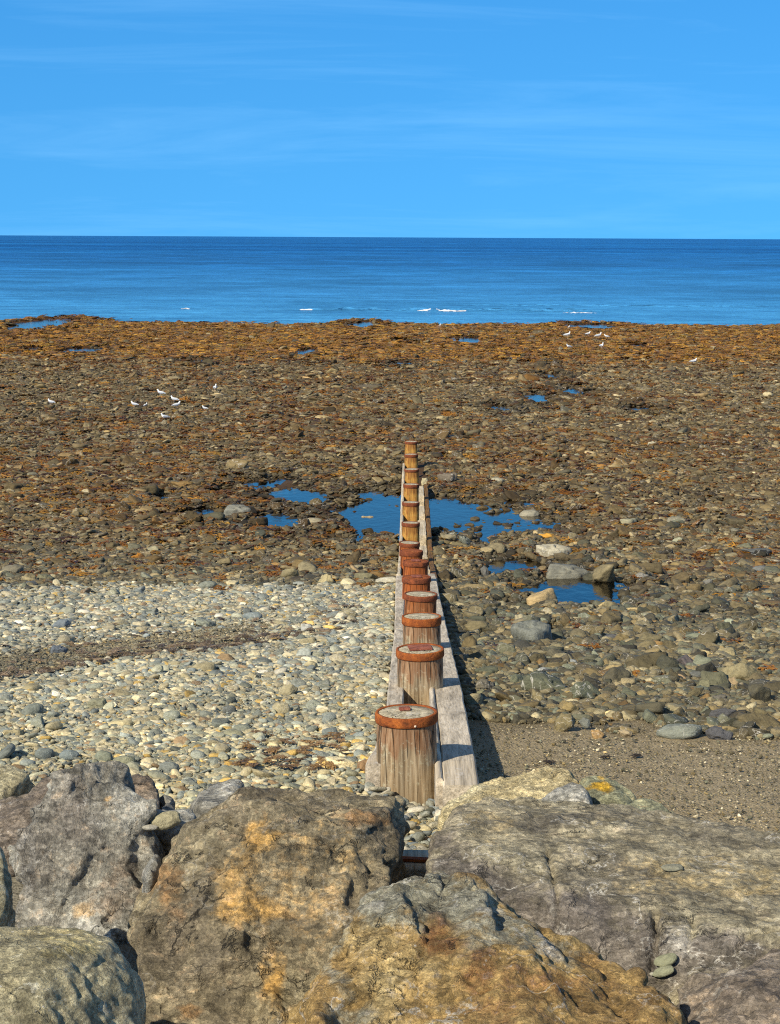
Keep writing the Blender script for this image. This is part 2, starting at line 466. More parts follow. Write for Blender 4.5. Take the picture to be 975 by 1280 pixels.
def mat_wood(name, light, mid, dark, rust=0.0, along='Z', rustcol=(0.33, 0.09, 0.015)):
    n = NT(name)
    big = (1, 1, 0.03) if along == 'Z' else (1, 0.03, 1)
    v = n.coord('Object', big); o = n.coord('Object')
    g = n.noise(v, 60, 5, 0.7, 0.1)
    g2 = n.noise(v, 14, 3, 0.6, 0.1)
    c = n.ramp(g, (0.30, dark), (0.48, mid), (0.68, light))
    c = n.mix(0.6, c, n.mix(1.0, c, n.ramp(g2, (0.35, 0.45), (0.65, 1.45)), 'MULTIPLY'))
    crack = n.ramp(n.math('ABSOLUTE', n.math('SUBTRACT', n.noise(v, 11, 1, 0.4, 0.0), 0.5)), (0.0, 1), (0.012, 0))
    ln = n.coord('Object', (1, 1, 0.004) if along == 'Z' else (1, 0.003, 1))
    crack = n.math('MULTIPLY', n.ramp(n.math('ABSOLUTE', n.math('SUBTRACT', n.noise(ln, 13, 1, 0.4), 0.5)), (0.0, 1), (0.016, 0)), n.ramp(n.noise(o, 2.5, 2), (.42, 0), (.5, 1)))
    if along == 'Y': crack = n.math('MULTIPLY', crack, 0.0)
    blot = n.noise(o, 5, 5, 0.65, 0.3)
    if rust > 0:
        c = n.mix(n.ramp(n.math('ADD', n.math('MULTIPLY', blot, 0.6), n.math('MULTIPLY', g2, 0.4)), (0.62 - rust * 0.4, 0), (0.78 - rust * 0.3, 1)), c,
                  n.mix(n.ramp(g, (0.35, 0), (0.65, 1)), tuple(k * 0.45 for k in rustcol), rustcol))
    if along == 'Z' and rust > 0:
        sz_n = n.t.nodes.new('ShaderNodeSeparateXYZ'); n.t.links.new(o, sz_n.inputs[0])
        drip = n.noise(n.coord('Object', (1, 1, 0.12)), 16, 3, 0.6)
        low = n.ramp(n.math('ADD', n.math('MULTIPLY', sz_n.outputs[2], -3.2), n.math('MULTIPLY', drip, -1.0)), (0.0, 1), (0.16, 0))
        c = n.mix(n.math('MULTIPLY', low, 0.5), c, (0.20, 0.065, 0.02))
        foot = n.math('MULTIPLY', n.ramp(n.math('ADD', n.math('MULTIPLY', sz_n.outputs[2], -2.4), n.math('MULTIPLY', n.noise(o, 4, 3), 0.6)), (1.28, 0), (1.42, 1)), n.ramp(n.noise(o, 6, 3), (.44, 0), (.52, 1)))
        c = n.mix(n.math('MULTIPLY', foot, 0.7), c, (0.42, 0.17, 0.03))
    salt = n.ramp(n.math('ADD', n.math('MULTIPLY', n.noise(o, 40, 4, 0.75), .5), n.math('MULTIPLY', n.noise(o, 6, 4, 0.7), .5)), (0.54, 0), (0.66, 1))
    c = n.mix(n.math('MULTIPLY', salt, 0.55), c, tuple(min(0.62, k * 1.7) for k in light))
    c = n.mix(n.math('MULTIPLY', crack, 0.85), c, tuple(k * 0.25 for k in dark))
    h = n.math('SUBTRACT', n.math('MULTIPLY', g, 0.8), n.math('MULTIPLY', crack, 1.2))
    return n.done(c, 0.85, n.bump(h, 0.75, 0.012), 0.2)

def mat_rust(name, a=(0.30, 0.085, 0.022), b=(0.15, 0.045, 0.018), d=(0.05, 0.02, 0.012)):
    n = NT(name); v = n.coord('Object')
    f = n.noise(v, 14, 6, 0.7, 0.4); g = n.noise(v, 80, 4, 0.7)
    c = n.ramp(f, (0.3, d), (0.48, b), (0.66, a))
    c = n.mix(0.5, c, n.mix(1.0, c, n.ramp(g, (0.3, 0.45), (0.7, 1.5)), 'MULTIPLY'))
    spot = n.ramp(n.voro(v, 26), (0.05, 1), (0.08, 0))
    c = n.mix(n.math('MULTIPLY', spot, n.ramp(n.noise(v, 8, 2), (0.58, 0), (0.62, 1))), c, (0.55, 0.4, 0.28))
    return n.done(c, 0.9, n.bump(n.math('ADD', f, n.math('MULTIPLY', g, 0.5)), 0.8, 0.012), 0.2)

def mat_rock(name, base, alt, dark, stain=(0.36, 0.2, 0.05), stain2=(0.2, 0.09, 0.03), vein=0.4, veincol=(0.6, 0.57, 0.5), speck=0.3, scale=1.0,
             bed=(1, 1, 3.5), bedrot=(0.5, 0.2, 0.3), lichen=None, vscale=2.2):
    """stains come from the rock's own 'stain' attribute (R ochre, G rust brown, B pale crust)"""
    n = NT(name)
    o = n.coord('Object'); bd = n.coord('Object', bed, bedrot)
    big = n.noise(o, 1.6 * scale, 6, 0.62, 0.5)
    md = n.noise(o, 7 * scale, 8, 0.72, 0.1)
    fine = n.noise(o, 55 * scale, 6, 0.78)
    grain = n.noise(bd, 9 * scale, 7, 0.7, 0.15)
    c = n.ramp(big, (0.32, dark), (0.5, base), (0.68, alt))
    c = n.mix(0.55, c, n.mix(1.0, c, n.ramp(md, (0.34, 0.34), (0.5, 1.0), (0.64, 1.7)), 'MULTIPLY'))
    c = n.mix(0.55, c, n.mix(1.0, c, n.ramp(grain, (0.3, 0.42), (0.5, 1.0), (0.7, 1.65)), 'MULTIPLY'))
    st = n.attr('stain'); sp = n.t.nodes.new('ShaderNodeSeparateColor'); n.t.links.new(st, sp.inputs[0])
    brk = n.math('ADD', n.math('MULTIPLY', md, 0.6), n.math('MULTIPLY', grain, 0.5))
    brk2 = n.noise(o, 18 * scale, 6, 0.75, 0.3)
    def edge(ch): return n.ramp(n.math('ADD', n.math('MULTIPLY', ch, 0.62), n.math('ADD', n.math('MULTIPLY', n.math('SUBTRACT', brk, 0.55), 1.7), n.math('MULTIPLY', n.math('SUBTRACT', brk2, 0.5), 1.1))), (0.12, 0), (0.62, 1))
    tone = n.ramp(md, (0.3, 0.4), (0.5, 0.9), (0.7, 1.5))
    c = n.mix(n.math('MULTIPLY', edge(sp.outputs[0]), 0.85), c, n.mix(1.0, n.mix(n.ramp(grain, (0.35, 0), (0.65, 1)), stain, tuple(min(1, k * 1.5) for k in stain)), tone, 'MULTIPLY'))
    c = n.mix(n.math('MULTIPLY', edge(sp.outputs[1]), 0.85), c, n.mix(1.0, stain2, tone, 'MULTIPLY'))
    c = n.mix(n.math('MULTIPLY', edge(sp.outputs[2]), 0.8), c, n.mix(1.0, veincol, n.ramp(fine, (0.3, 0.55), (0.7, 1.15)), 'MULTIPLY'))
    if vein > 0:
        vn = n.math('ABSOLUTE', n.math('SUBTRACT', n.noise(n.coord('Object', (1, 1, 1.6), (0.2, 0.5, 0.6)), vscale, 6, 0.58, 0.25), 0.5))
        vm = n.math('MULTIPLY', n.ramp(vn, (0.0, 1), (0.009, 0)), n.ramp(n.noise(o, 3.0, 3), (0.48, 0), (0.56, 1)))
        c = n.mix(n.math('MULTIPLY', vm, vein), c, veincol)
    if speck > 0:
        sm = n.math('MULTIPLY', n.ramp(n.voro(o, 38), (0.12, 1), (0.22, 0)), n.ramp(n.noise(o, 13, 4, 0.7), (0.55, 0), (0.63, 1)))
        c = n.mix(n.math('MULTIPLY', sm, speck), c, (0.62, 0.58, 0.5))
    if lichen:
        lm = n.ramp(n.noise(o, 11, 5, 0.7), (0.60, 0), (0.66, 1))
        c = n.mix(n.math('MULTIPLY', lm, 0.8), c, lichen)
    c = n.mix(0.4, c, n.mix(1.0, c, n.ramp(fine, (0.3, 0.4), (0.7, 1.6)), 'MULTIPLY'))
    ck = n.math('ABSOLUTE', n.math('SUBTRACT', n.noise(n.coord('Object', (1, 1.3, 0.8), (.6, .1, .4)), 2.6, 7, 0.62, 0.2), 0.5))
    ckm = n.math('MULTIPLY', n.ramp(ck, (0.0, 1), (0.010, 0)), n.ramp(n.noise(o, 2.3, 3), (0.50, 0), (0.57, 1)))
    c = n.mix(n.math('MULTIPLY', ckm, 0.22), c, (0.035, 0.03, 0.025))  # thin dark lines: crevice shade painted into the rock colour
    pit = n.noise(o, 120, 3, 0.7)
    fv = n.coord('Object', (1, 1, 1.7), bedrot)
    f1, t1 = n.facet(fv, 7 * scale, .5); f2, t2 = n.facet(fv, 22 * scale, .5); f3, t3 = n.facet(fv, 60 * scale, .4)
    for t_, k_ in ((t1, .36), (t2, .46), (t3, .5)):
        c = n.mix(k_, c, n.mix(1.0, c, n.ramp(t_, (0.0, 0.45), (1.0, 1.55)), 'MULTIPLY'))
    grit = n.ramp(n.noise(o, 95 * scale, 4, 0.85), (0.60, 0), (0.68, 1))
    c = n.mix(n.math('MULTIPLY', grit, 0.35), c, (0.58, 0.52, 0.42))
    dgrit = n.ramp(n.noise(o, 70 * scale, 4, 0.85, 0.0), (0.34, 1), (0.42, 0))
    c = n.mix(n.math('MULTIPLY', dgrit, 0.55), c, (0.05, 0.042, 0.034))
    fh = n.math('ADD', n.math('MULTIPLY', f1, 2.5), n.math('ADD', n.math('MULTIPLY', f2, 5.0), n.math('MULTIPLY', f3, 4.0)))
    h = n.math('ADD', n.math('ADD', n.math('MULTIPLY', md, 0.7), n.math('MULTIPLY', grain, 0.45)), n.math('ADD', n.math('MULTIPLY', fine, 0.22), n.math('MULTIPLY', pit, 0.05)))
    h = n.math('ADD', n.math('SUBTRACT', h, n.math('MULTIPLY', ckm, 0.6)), fh)
    return n.done(c, 0.85, n.bump(h, 1.0, 0.06), 0.25)

def mat_plain(name, col, rough=0.6):
    n = NT(name); v = n.coord('Object')
    return n.done(n.mix(1.0, col, n.ramp(n.noise(v, 20, 3), (0.3, 0.85), (0.7, 1.1)), 'MULTIPLY'), rough)

M_stone_s, M_stone_o = mat_stone('scatter'), mat_stone('single')
M_weed, M_pool, M_sea, M_foam = mat_weed(), mat_pool(), mat_sea(), mat_foam()

# ------------------------------------------------------------------ ground sheet
def zones(x, y):
    n1 = fbm(np.stack([x * 0.7, y * 0.5, 0 * x], -1).reshape(-1, 3), 3).reshape(x.shape)
    xg = 0.02
    left = smooth(xg + 0.1, xg - 0.1, x)
    n2 = fbm(np.stack([x * 2.2, y * 1.6, 0 * x + 6], -1).reshape(-1, 3), 2).reshape(x.shape)
    pale = left * smooth(28.6 + 0.35 * x, 25.4 + 0.35 * x, y + n1 * 1.6 + n2 * 1.1)
    sand = (1 - left) * smooth(13.1, 12.1, y + n1 * 0.6 + n2 * 0.4)
    sand = sand * (1 - smooth(.42, .30, x) * smooth(10.3, 10.0, y))
    pat = fbm(np.stack([x * 0.10, y * 0.075, 0 * x + 4], -1).reshape(-1, 3), 4).reshape(x.shape)
    weed = np.clip(smooth(88, 106, y + n1 * 8) + (0.42 + 0.58 * smooth(0.0, 0.35, pat)) * smooth(22, 32, y), 0, 1) * (1 - pale) * (1 - sand)
    # dark strand line on the left beach: from (-3.2, 14.2) up to (-0.6, 19.7)
    yl = 14.2 + (x + 3.2) * 2.1 + n1 * 0.5
    strand = left * np.exp(-((y - yl - 0.25) / 0.55) ** 2) * np.clip(0.65 + n2, 0, 1) * smooth(-0.3, -0.8, x)
    gravel = left * smooth(yl - 0.1, yl + 0.3, y) * smooth(yl + 5.0, yl + 2.2, y) * smooth(-0.6, -2.2, x + n1 * 0.4)
    return dict(left=left, pale=pale, sand=sand, weed=weed, strand=strand, gravel=gravel, n=n1, pat=pat)

rows = np.concatenate([np.linspace(-6, 8, 30)[:-1], np.linspace(8, 30, 150)[:-1], np.linspace(30, 60, 120)[:-1], np.linspace(60, 160, 160)[:-1], np.linspace(160, 260, 20)])
cols = np.linspace(-1, 1, 221)
YY = np.repeat(rows[:, None], len(cols), 1)
XX = cols[None, :] * (np.maximum(YY, 0) * 0.34 + 7)
ZZ = ground(XX, YY)
# the sheet lies a little lower where stones cover it
g_me = grid_mesh('beach_ground', XX, YY, ZZ - 0.012)
zz = zones(XX, YY)
ca = g_me.color_attributes.new('zone', 'FLOAT_COLOR', 'POINT')
ca.data.foreach_set('color', np.stack([zz['sand'], zz['pale'], zz['weed'], 0 * XX + 1], -1).astype(np.float32).ravel())
obj('ground', g_me, mat_ground(), kind='structure')

# ------------------------------------------------------------------ sea
sy = np.concatenate([np.linspace(140, 260, 60)[:-1], np.geomspace(260, 45000, 60)])
sx = np.linspace(-1, 1, 41)
SY = np.repeat(sy[:, None], len(sx), 1); SX = sx[None, :] * (SY * 0.8 + 60)
obj('sea', grid_mesh('sea', SX, SY, 0 * SX), M_sea, kind='structure')

def wave(name, px0, px1, D, hgt, width, mat, foam=False, kind='structure', seed=0):
    x0, x1 = (px0 - 511) / F_PX * D, (px1 - 511) / F_PX * D
    u = np.linspace(0, 1, max(40, int((x1 - x0) * 5))); v = np.linspace(-1, 1, 15)
    X = np.repeat((x0 + (x1 - x0) * u)[:, None], 15, 1)
    ends = np.clip(np.minimum(u, 1 - u) * 6, 0, 1) ** 0.7
    nn = fbm(np.stack([X * 0.35 + seed, 0 * X, 0 * X], -1).reshape(-1, 3), 3).reshape(X.shape)
    prof = np.exp(-(v * 1.9) ** 2) - np.exp(-3.61)
    H = hgt * ends[:, None] * (0.75 + 0.6 * nn + (0.5 * fbm(np.stack([X * 1.6 + seed, 0 * X + 3, 0 * X], -1).reshape(-1, 3), 3).reshape(X.shape) if foam else 0)) * prof[None, :]
    Y = D + v[None, :] * width + nn * 1.2 - 0.35 * H / max(hgt, .01) * width * 0.3
    Z = H + (0.012 if foam else 0.002)
    if foam:
        Z = Z + 0.06 * fbm(np.stack([X * 3, Y * 3, 0 * X], -1).reshape(-1, 3), 3).reshape(X.shape) * ends[:, None]
    return obj(name, grid_mesh(name, X, Y, Z), mat, kind=kind)

wave('sea_swell', 360, 780, 176, 0.34, 1.3, M_sea, seed=3)
wave('sea_swell', 560, 975, 190, 0.22, 1.2, M_sea, seed=9)
wave('wave_foam', 519, 582, 175.4, 0.22, 0.6, M_foam, True, 'stuff', 1)
wave('wave_foam', 470, 494, 175.6, 0.12, 0.3, M_foam, True, 'stuff', 5)
wave('wave_foam', 368, 425, 175.6, 0.10, 0.25, M_foam, True, 'stuff', 8)
wave('wave_foam', 700, 742, 172, 0.05, 0.14, M_foam, True, 'stuff', 25)
wave('wave_foam', 225, 236, 176.5, 0.08, 0.25, M_foam, True, 'stuff', 12)

# ------------------------------------------------------------------ tide pools
for i, p in enumerate(POOLS):
    n = 48
    a = np.linspace(0, 2 * np.pi, n, endpoint=False)
    V = [(0, 0, 0)] + [(1.35 * p['rx'] * math.cos(t), 1.35 * p['ry'] * math.sin(t), 0) for t in a]
    Fc = [(0, 1 + k, 1 + (k + 1) % n) for k in range(n)]
    o = obj('tide_pool', mesh_np('tide_pool', V, Fc), M_pool, kind='structure')
    o.location = (p['cx'], p['cy'], p['z'] - 0.01)

# ------------------------------------------------------------------ stone shapes
def ico(sub):
    bm = bmesh.new(); bmesh.ops.create_icosphere(bm, subdivisions=sub, radius=1)
    V = np.array([v.co[:] for v in bm.verts]); Fc = [[v.index for v in f.verts] for f in bm.faces]
    bm.free(); return V / np.linalg.norm(V, axis=1)[:, None], Fc

ICO2, ICO3, ICO4 = ico(2), ico(3), ico(4)

def stone_verts(V, seed, kind):
    r = np.random.default_rng(seed)
    if kind == 'pebble':
        P = V * (1 + 0.16 * perlin(V * 1.1 + seed * 3.7)[:, None] + 0.04 * perlin(V * 3 + seed)[:, None])
        e = 0.86
        P = np.sign(P) * np.abs(P) ** e
        P *= (1, r.uniform(0.62, 0.88), r.uniform(0.36, 0.55))
    elif kind == 'block':
        k = 22; N = r.normal(size=(14, 3)); N /= np.linalg.norm(N, axis=1)[:, None]
        d = r.uniform(0.62, 0.95, 14)
        q = np.maximum(V @ N.T, 0) / d
        P = V * ((q ** k).sum(1) + 1e-6)[:, None] ** (-1 / k)
        P *= 1 + 0.05 * fbm(V * 2.5 + seed, 3)[:, None]
        P *= (1, r.uniform(0.65, 0.9), r.uniform(0.5, 0.75))
    else:       # slab
        k = 26; ang = r.uniform(0, 2 * np.pi) + np.arange(7) / 7 * 2 * np.pi + r.normal(0, 0.25, 7)
        N = np.stack([np.cos(ang), np.sin(ang), r.uniform(-0.25, 0.25, 7)], 1)
        N = np.vstack([N, [[0.1, 0.05, 1], [-0.1, 0.08, -1]]]); N /= np.linalg.norm(N, axis=1)[:, None]
        d = np.concatenate([r.uniform(0.7, 1.0, 7), [0.32, 0.3]])
        q = np.maximum(V @ N.T, 0) / d
        P = V * ((q ** k).sum(1) + 1e-6)[:, None] ** (-1 / k)
        P *= 1 + 0.05 * fbm(V * 3 + seed, 3)[:, None]
        P *= (1, r.uniform(0.65, 0.85), 1)
    P /= np.abs(P[:, :2]).max()
    return P

KINDS = ['pebble'] * 7 + ['block'] * 7 + ['slab'] * 7
src_col = bpy.data.collections.new('stone_shapes')
SHAPES = []
for i, k in enumerate(KINDS):
    V, Fc = ICO3 if k != 'pebble' else ICO2
    me = mesh_np('shape_%02d' % i, stone_verts(V, 31 + i, k), Fc)
    me.materials.append(M_stone_s)
    o = bpy.data.objects.new('shape_%02d' % i, me); src_col.objects.link(o); SHAPES.append(o)

# seaweed shapes: a low heap of curling ribbons
weed_col = bpy.data.collections.new('weed_shapes')
def weed_shape(i, flat, nrib, wid):
    r = np.random.default_rng(900 + i); V, Fc = [], []
    for k in range(nrib):
        a = r.uniform(0, 2 * np.pi); rad = r.uniform(0, 0.55)
        p = np.array([rad * math.cos(a), rad * math.sin(a), r.uniform(0.0, flat * 0.5)])
        h = r.uniform(0, 2 * np.pi); el = r.uniform(-0.1, 0.8); L = r.uniform(0.3, 0.75) / 5
        w = wid * r.uniform(0.6, 1.4)
        for s in range(6):
            d = np.array([math.cos(h) * math.cos(el), math.sin(h) * math.cos(el), math.sin(el) * flat * 2.5])
            side = np.array([-math.sin(h), math.cos(h), r.uniform(-0.5, 0.5)]); tw = w * (1 - 0.12 * abs(s - 2.5))
            V += [p + side * tw, p - side * tw]
            if s:
                b = len(V) - 4; Fc.append((b, b + 1, b + 3, b + 2))
            p = p + d * L; p[2] = max(p[2], -0.02)
            h += r.normal(0, 0.5); el -= r.uniform(0.15, 0.5)
    me = mesh_np('weed_%02d' % i, np.array(V), Fc); me.materials.append(M_weed)
    o = bpy.data.objects.new('weed_%02d' % i, me); weed_col.objects.link(o)
for i in range(5): weed_shape(i, 0.22, 60, 0.07)
for i in range(5, 8):       # matted heaps
    V, Fc = ICO3
    Pw = V * (1 + 0.35 * fbm(V * 2.2 + i * 7, 3)[:, None] + 0.22 * ridged(V * 6 + i, 2)[:, None]) * (0.55, 0.5, 0.16)
    me = mesh_np('weed_%02d' % i, Pw, Fc, False); me.materials.append(M_weed)
    o = bpy.data.objects.new('weed_%02d' % i, me); weed_col.objects.link(o)

def scatter(name, P, rot, scl, idx, col, coll, kind='stuff', label=None, cat=None):
    me = bpy.data.meshes.new(name)
    me.vertices.add(len(P)); me.vertices.foreach_set('co', P.astype(np.float32).ravel())
    for nm, ty, dat in (('rot', 'FLOAT_VECTOR', rot), ('scl', 'FLOAT_VECTOR', scl)):
        a = me.attributes.new(nm, ty, 'POINT'); a.data.foreach_set('vector', dat.astype(np.float32).ravel())
    a = me.attributes.new('idx', 'INT', 'POINT'); a.data.foreach_set('value', idx.astype(np.int32))
    a = me.attributes.new('col', 'FLOAT_COLOR', 'POINT')
    a.data.foreach_set('color', np.concatenate([col, np.ones((len(P), 1))], 1).astype(np.float32).ravel())
    o = obj(name, me, kind=kind, label=label, cat=cat)
    g = bpy.data.node_groups.new(name, 'GeometryNodeTree')
    g.interface.new_socket('Geometry', in_out='INPUT', socket_type='NodeSocketGeometry')
    g.interface.new_socket('Geometry', in_out='OUTPUT', socket_type='NodeSocketGeometry')
    N, L = g.nodes, g.links
    gi, go = N.new('NodeGroupInput'), N.new('NodeGroupOutput')
    ip = N.new('GeometryNodeInstanceOnPoints'); ci = N.new('GeometryNodeCollectionInfo')
    ci.inputs['Collection'].default_value = coll
    ci.inputs['Separate Children'].default_value = True; ci.inputs['Reset Children'].default_value = True
    ip.inputs['Pick Instance'].default_value = True
    def na(nm, ty):
        x = N.new('GeometryNodeInputNamedAttribute'); x.data_type = ty; x.inputs['Name'].default_value = nm
        return x.outputs['Attribute']
    e = N.new('FunctionNodeEulerToRotation')
    L.new(na('rot', 'FLOAT_VECTOR'), e.inputs[0])
    L.new(gi.outputs[0], ip.inputs['Points']); L.new(ci.outputs[0], ip.inputs['Instance'])
    L.new(na('idx', 'INT'), ip.inputs['Instance Index']); L.new(e.outputs[0], ip.inputs['Rotation'])
    L.new(na('scl', 'FLOAT_VECTOR'), ip.inputs['Scale']); L.new(ip.outputs[0], go.inputs[0])
    o.modifiers.new('scatter', 'NODES').node_group = g
    return o

# ------------------------------------------------------------------ stones
# palettes (linear albedo)
PAL_PALE = np.array([(.31, .32, .26), (.24, .265, .25), (.43, .39, .27), (.52, .48, .37), (.35, .32, .23), (.20, .23, .235), (.50, .36, .13), (.26, .19, .12), (.17, .19, .17), (.66, .64, .56)])
W_PALE = np.array([.22, .16, .19, .10, .14, .08, .035, .025, .04, .01])
PAL_BROWN = np.array([(.17, .15, .10), (.21, .18, .12), (.14, .145, .115), (.26, .21, .12), (.11, .105, .085), (.30, .27, .19), (.17, .19, .16), (.38, .34, .24), (.30, .20, .09), (.075, .075, .07)])
W_BROWN = np.array([.2, .18, .15, .1, .13, .08, .08, .03, .02, .03])
PAL_FAR = np.array([(.20, .165, .095), (.26, .215, .13), (.14, .115, .07), (.33, .28, .18), (.085, .068, .04), (.19, .10, .035), (.42, .37, .26), (.15, .145, .115)])
W_FAR = np.array([.24, .2, .2, .12, .1, .06, .03, .05])

def jitter_cells(y0, y1, cell, xlim):
    """jittered cells whose size grows with distance; returns x, y, cell size"""
    xs, ys, cs = [], [], []
    y = y0
    while y < y1:
        c = cell(y); xa, xb = xlim(y)
        n = max(1, int((xb - xa) / c))
        xs.append(xa + (np.arange(n) + rng.uniform(0, 1, n)) * c)
        ys.append(y + rng.uniform(-0.5, 0.5, n) * c * 1.3); cs.append(np.full(n, c))
        y += c
    return np.concatenate(xs), np.concatenate(ys), np.concatenate(cs)

def half(y): return 0.285 * y + 2.5
cell_stone = lambda y: np.interp(y, [6, 10, 13, 20, 28, 40, 60, 90, 120, 160], [.052, .054, .064, .076, .092, .108, .135, .17, .215, .26])
ST = dict(x=[], y=[], s=[], shape=[], col=[], flat=[], lift=[])

def add_layer(layer):
    x, y, c = jitter_cells(6.2, 162, lambda d: float(cell_stone(d)) * (1.0, 0.92, 0.55)[layer] * (.90 if d > 11 else 1), lambda d: (-half(d), half(d)))
    z = zones(x, y); n = len(x)
    u = rng.uniform(0, 1, n)
    size = c * np.exp(rng.normal(-0.42, 0.36, n)); keep = np.ones(n, bool)
    if layer == 2:      # fill-in chips only where the near stones would show gaps
        keep = (y < 30); size = c * np.exp(rng.normal(-0.35, 0.3, n))
    else:
        keep = np.ones(n, bool)
    right = (z['left'] < 0.5)
    # right-hand cobbles are more mixed in size, a few large
    u2 = rng.uniform(0, 1, n)
    big = right & (y > 12.2) & (y < 40) & (u2 < 0.05) & (layer == 0)
    size = np.where(big, size * rng.uniform(1.3, 1.8, n), size)
    nearL = (z['pale'] > .5) & (y < 18)
    size = np.where(z['pale'] > .5, size * .80, size)
    size = size * np.exp(.30 * np.clip(z['pat'], -1, 1)) * np.exp(.22 * z['n'])
    size = np.where((z['sand'] > 0.5), size * rng.uniform(.10, .26, n), size)
    keep &= ~((z['sand'] > 0.5) & (rng.uniform(0, 1, n) < (0.2 if layer == 2 else 0.5)))
    g = z['gravel'] > rng.uniform(0.1, 0.9, n)
    size = np.where(g, size * 0.52, size)
    st = z['strand'] > rng.uniform(0.2, 0.9, n)
    size = np.where(st, size * 0.5, size); keep &= ~(st & (rng.uniform(0, 1, n) < 0.25))
    wv = z['weed'] * smooth(88, 108, y); keep &= ~(rng.uniform(0, 1, n) < wv * 0.92)
    keep &= (y > 8.5) | ((np.abs(x - .02) < .24) & (y > 7.4))
    keep &= ~((x > np.interp(y, [9.8, 10.6, 12, 18, 26.2, 33, 46, 60], [-.27, -.20, -.155, -.15, -.2, -.215, -.25, -.25]) - 0.02) & (x < 0.43) & (y > 9.9) & (y < 50.5))     # the groyne
    wm = water_mask(x, y)
    wm = np.where(y > 60, wm - 0.3, wm)
    keep &= ~((wm < 0.93) & (rng.uniform(0, 1, n) < np.where(wm > .5, .58, .95)))
    # colours
    cl = np.empty((n, 3))
    pale = (z['pale'] > rng.uniform(.15, .85, n)) | ((y < 11) & (z['sand'] < 0.5)) 
    pale |= (y < 10.2) & (x < 0.35)
    far = smooth(26, 44, y) > rng.uniform(0, 1, n)
    cl[:] = PAL_BROWN[rng.choice(len(PAL_BROWN), n, p=W_BROWN / W_BROWN.sum())]
    cl[far] = PAL_FAR[rng.choice(len(PAL_FAR), far.sum(), p=W_FAR / W_FAR.sum())]
    cl[pale] = PAL_PALE[rng.choice(len(PAL_PALE), pale.sum(), p=W_PALE / W_PALE.sum())]
    warm = np.clip((16 - y) / 7, 0, 1)[:, None] * pale[:, None]
    cl = cl * (1 + warm * np.array([.14, .11, .0])) * np.where(pale, 1.03, 1.0)[:, None]
    sandy = (z['sand'] > 0.5)
    cl[sandy] = PAL_BROWN[rng.choice(6, sandy.sum())] * 1.15
    shell = sandy & (rng.uniform(0, 1, n) < 0.14); cl[shell] = (.62, .57, .47)
    cl[g] = .45 * cl[g] * np.array([.75, .70, .6]) + .55 * PAL_BROWN[rng.choice(6, g.sum())]
    cl[st] = PAL_BROWN[rng.choice(6, st.sum())] * np.array([1.15, 1.02, .85])
    wb = z['weed'][:, None] * (~pale)[:, None] * rng.uniform(0, 1, n)[:, None] ** 1.4
    cl = cl * (1 - 0.72 * wb) + wb * 0.72 * np.array([.20, .108, .026])
    wet = smooth(1.5, 1.05, wm) * (~pale); cl = cl * (1 - .45 * wet[:, None])
    cl = cl * np.exp(.25 * np.clip(z['n'], -1, 1))[:, None]
    cl *= np.exp(rng.normal(-.03, np.where(pale, .24, .36), n))[:, None]
    cl = np.where(pale[:, None], cl * np.array([1.04, 1.0, .90]), cl * np.array([1.06, 1.0, .80]))
    cl[~pale] *= np.interp(y[~pale], [12, 30, 45, 90], [.80, .70, .58, .58])[:, None]
    cl[big] *= .78
    # shapes: 0-6 pebbles, 7-13 blocks, 14-20 slabs
    sh = np.where(pale, np.where(u < .62, rng.integers(0, 7, n), rng.integers(7, 21, n)),
                  np.where(y < 24, np.where(u < .22, rng.integers(0, 7, n), np.where(u < .6, rng.integers(7, 14, n), rng.integers(14, 21, n))),
                           np.where(u < .06, rng.integers(0, 7, n), np.where(u < .28, rng.integers(7, 14, n), rng.integers(14, 21, n)))))
    sh = np.where(big | (right & (size > .1) & (y < 30)), rng.integers(7, 21, n), sh)
    for k, v in (('x', x), ('y', y), ('s', size), ('shape', sh), ('col', cl), ('lift', rng.uniform(-0.12, 0.42 if layer == 0 else 0.15, n))):
        ST[k].append(v[keep])

for L_ in (0, 1, 2): add_layer(L_)
ng = 420
gx, gy = rng.uniform(-.22, .34, ng), rng.uniform(7.6, 10.05, ng)
for k, v in (('x', gx), ('y', gy), ('s', rng.uniform(.018, .05, ng)), ('shape', rng.integers(0, 21, ng)), ('col', PAL_PALE[rng.choice(6, ng)] * rng.uniform(.7, 1.2, ng)[:, None]), ('lift', rng.uniform(0, 1.2, ng))):
    ST[k].append(v)
for k in list(ST):
    if ST[k]: ST[k] = np.concatenate(ST[k])
n = len(ST['x'])
flatten = np.where(ST['x'] < 0, .78, 1.0) * np.interp(ST['y'], [24, 40], [1.0, .72])
sz = np.stack([ST['s'] * rng.uniform(.85, 1.2, n), ST['s'] * rng.uniform(.8, 1.15, n), ST['s'] * rng.uniform(.75, 1.25, n) * flatten], 1)
gz = ground(ST['x'], ST['y'])
slope_tilt = np.arctan2(ground(ST['x'], ST['y'] + 0.3) - gz, 0.3)
rot = np.stack([rng.normal(0, 0.26, n) + slope_tilt * 0.6, rng.normal(0, 0.26, n), rng.uniform(0, 2 * np.pi, n)], 1)
tl = rng.uniform(0, 1, n) < 0.12
rot[tl, 0] += rng.normal(0, 0.45, tl.sum())
P = np.stack([ST['x'], ST['y'], gz + ST['s'] * ST['lift'] * 0.8], 1)

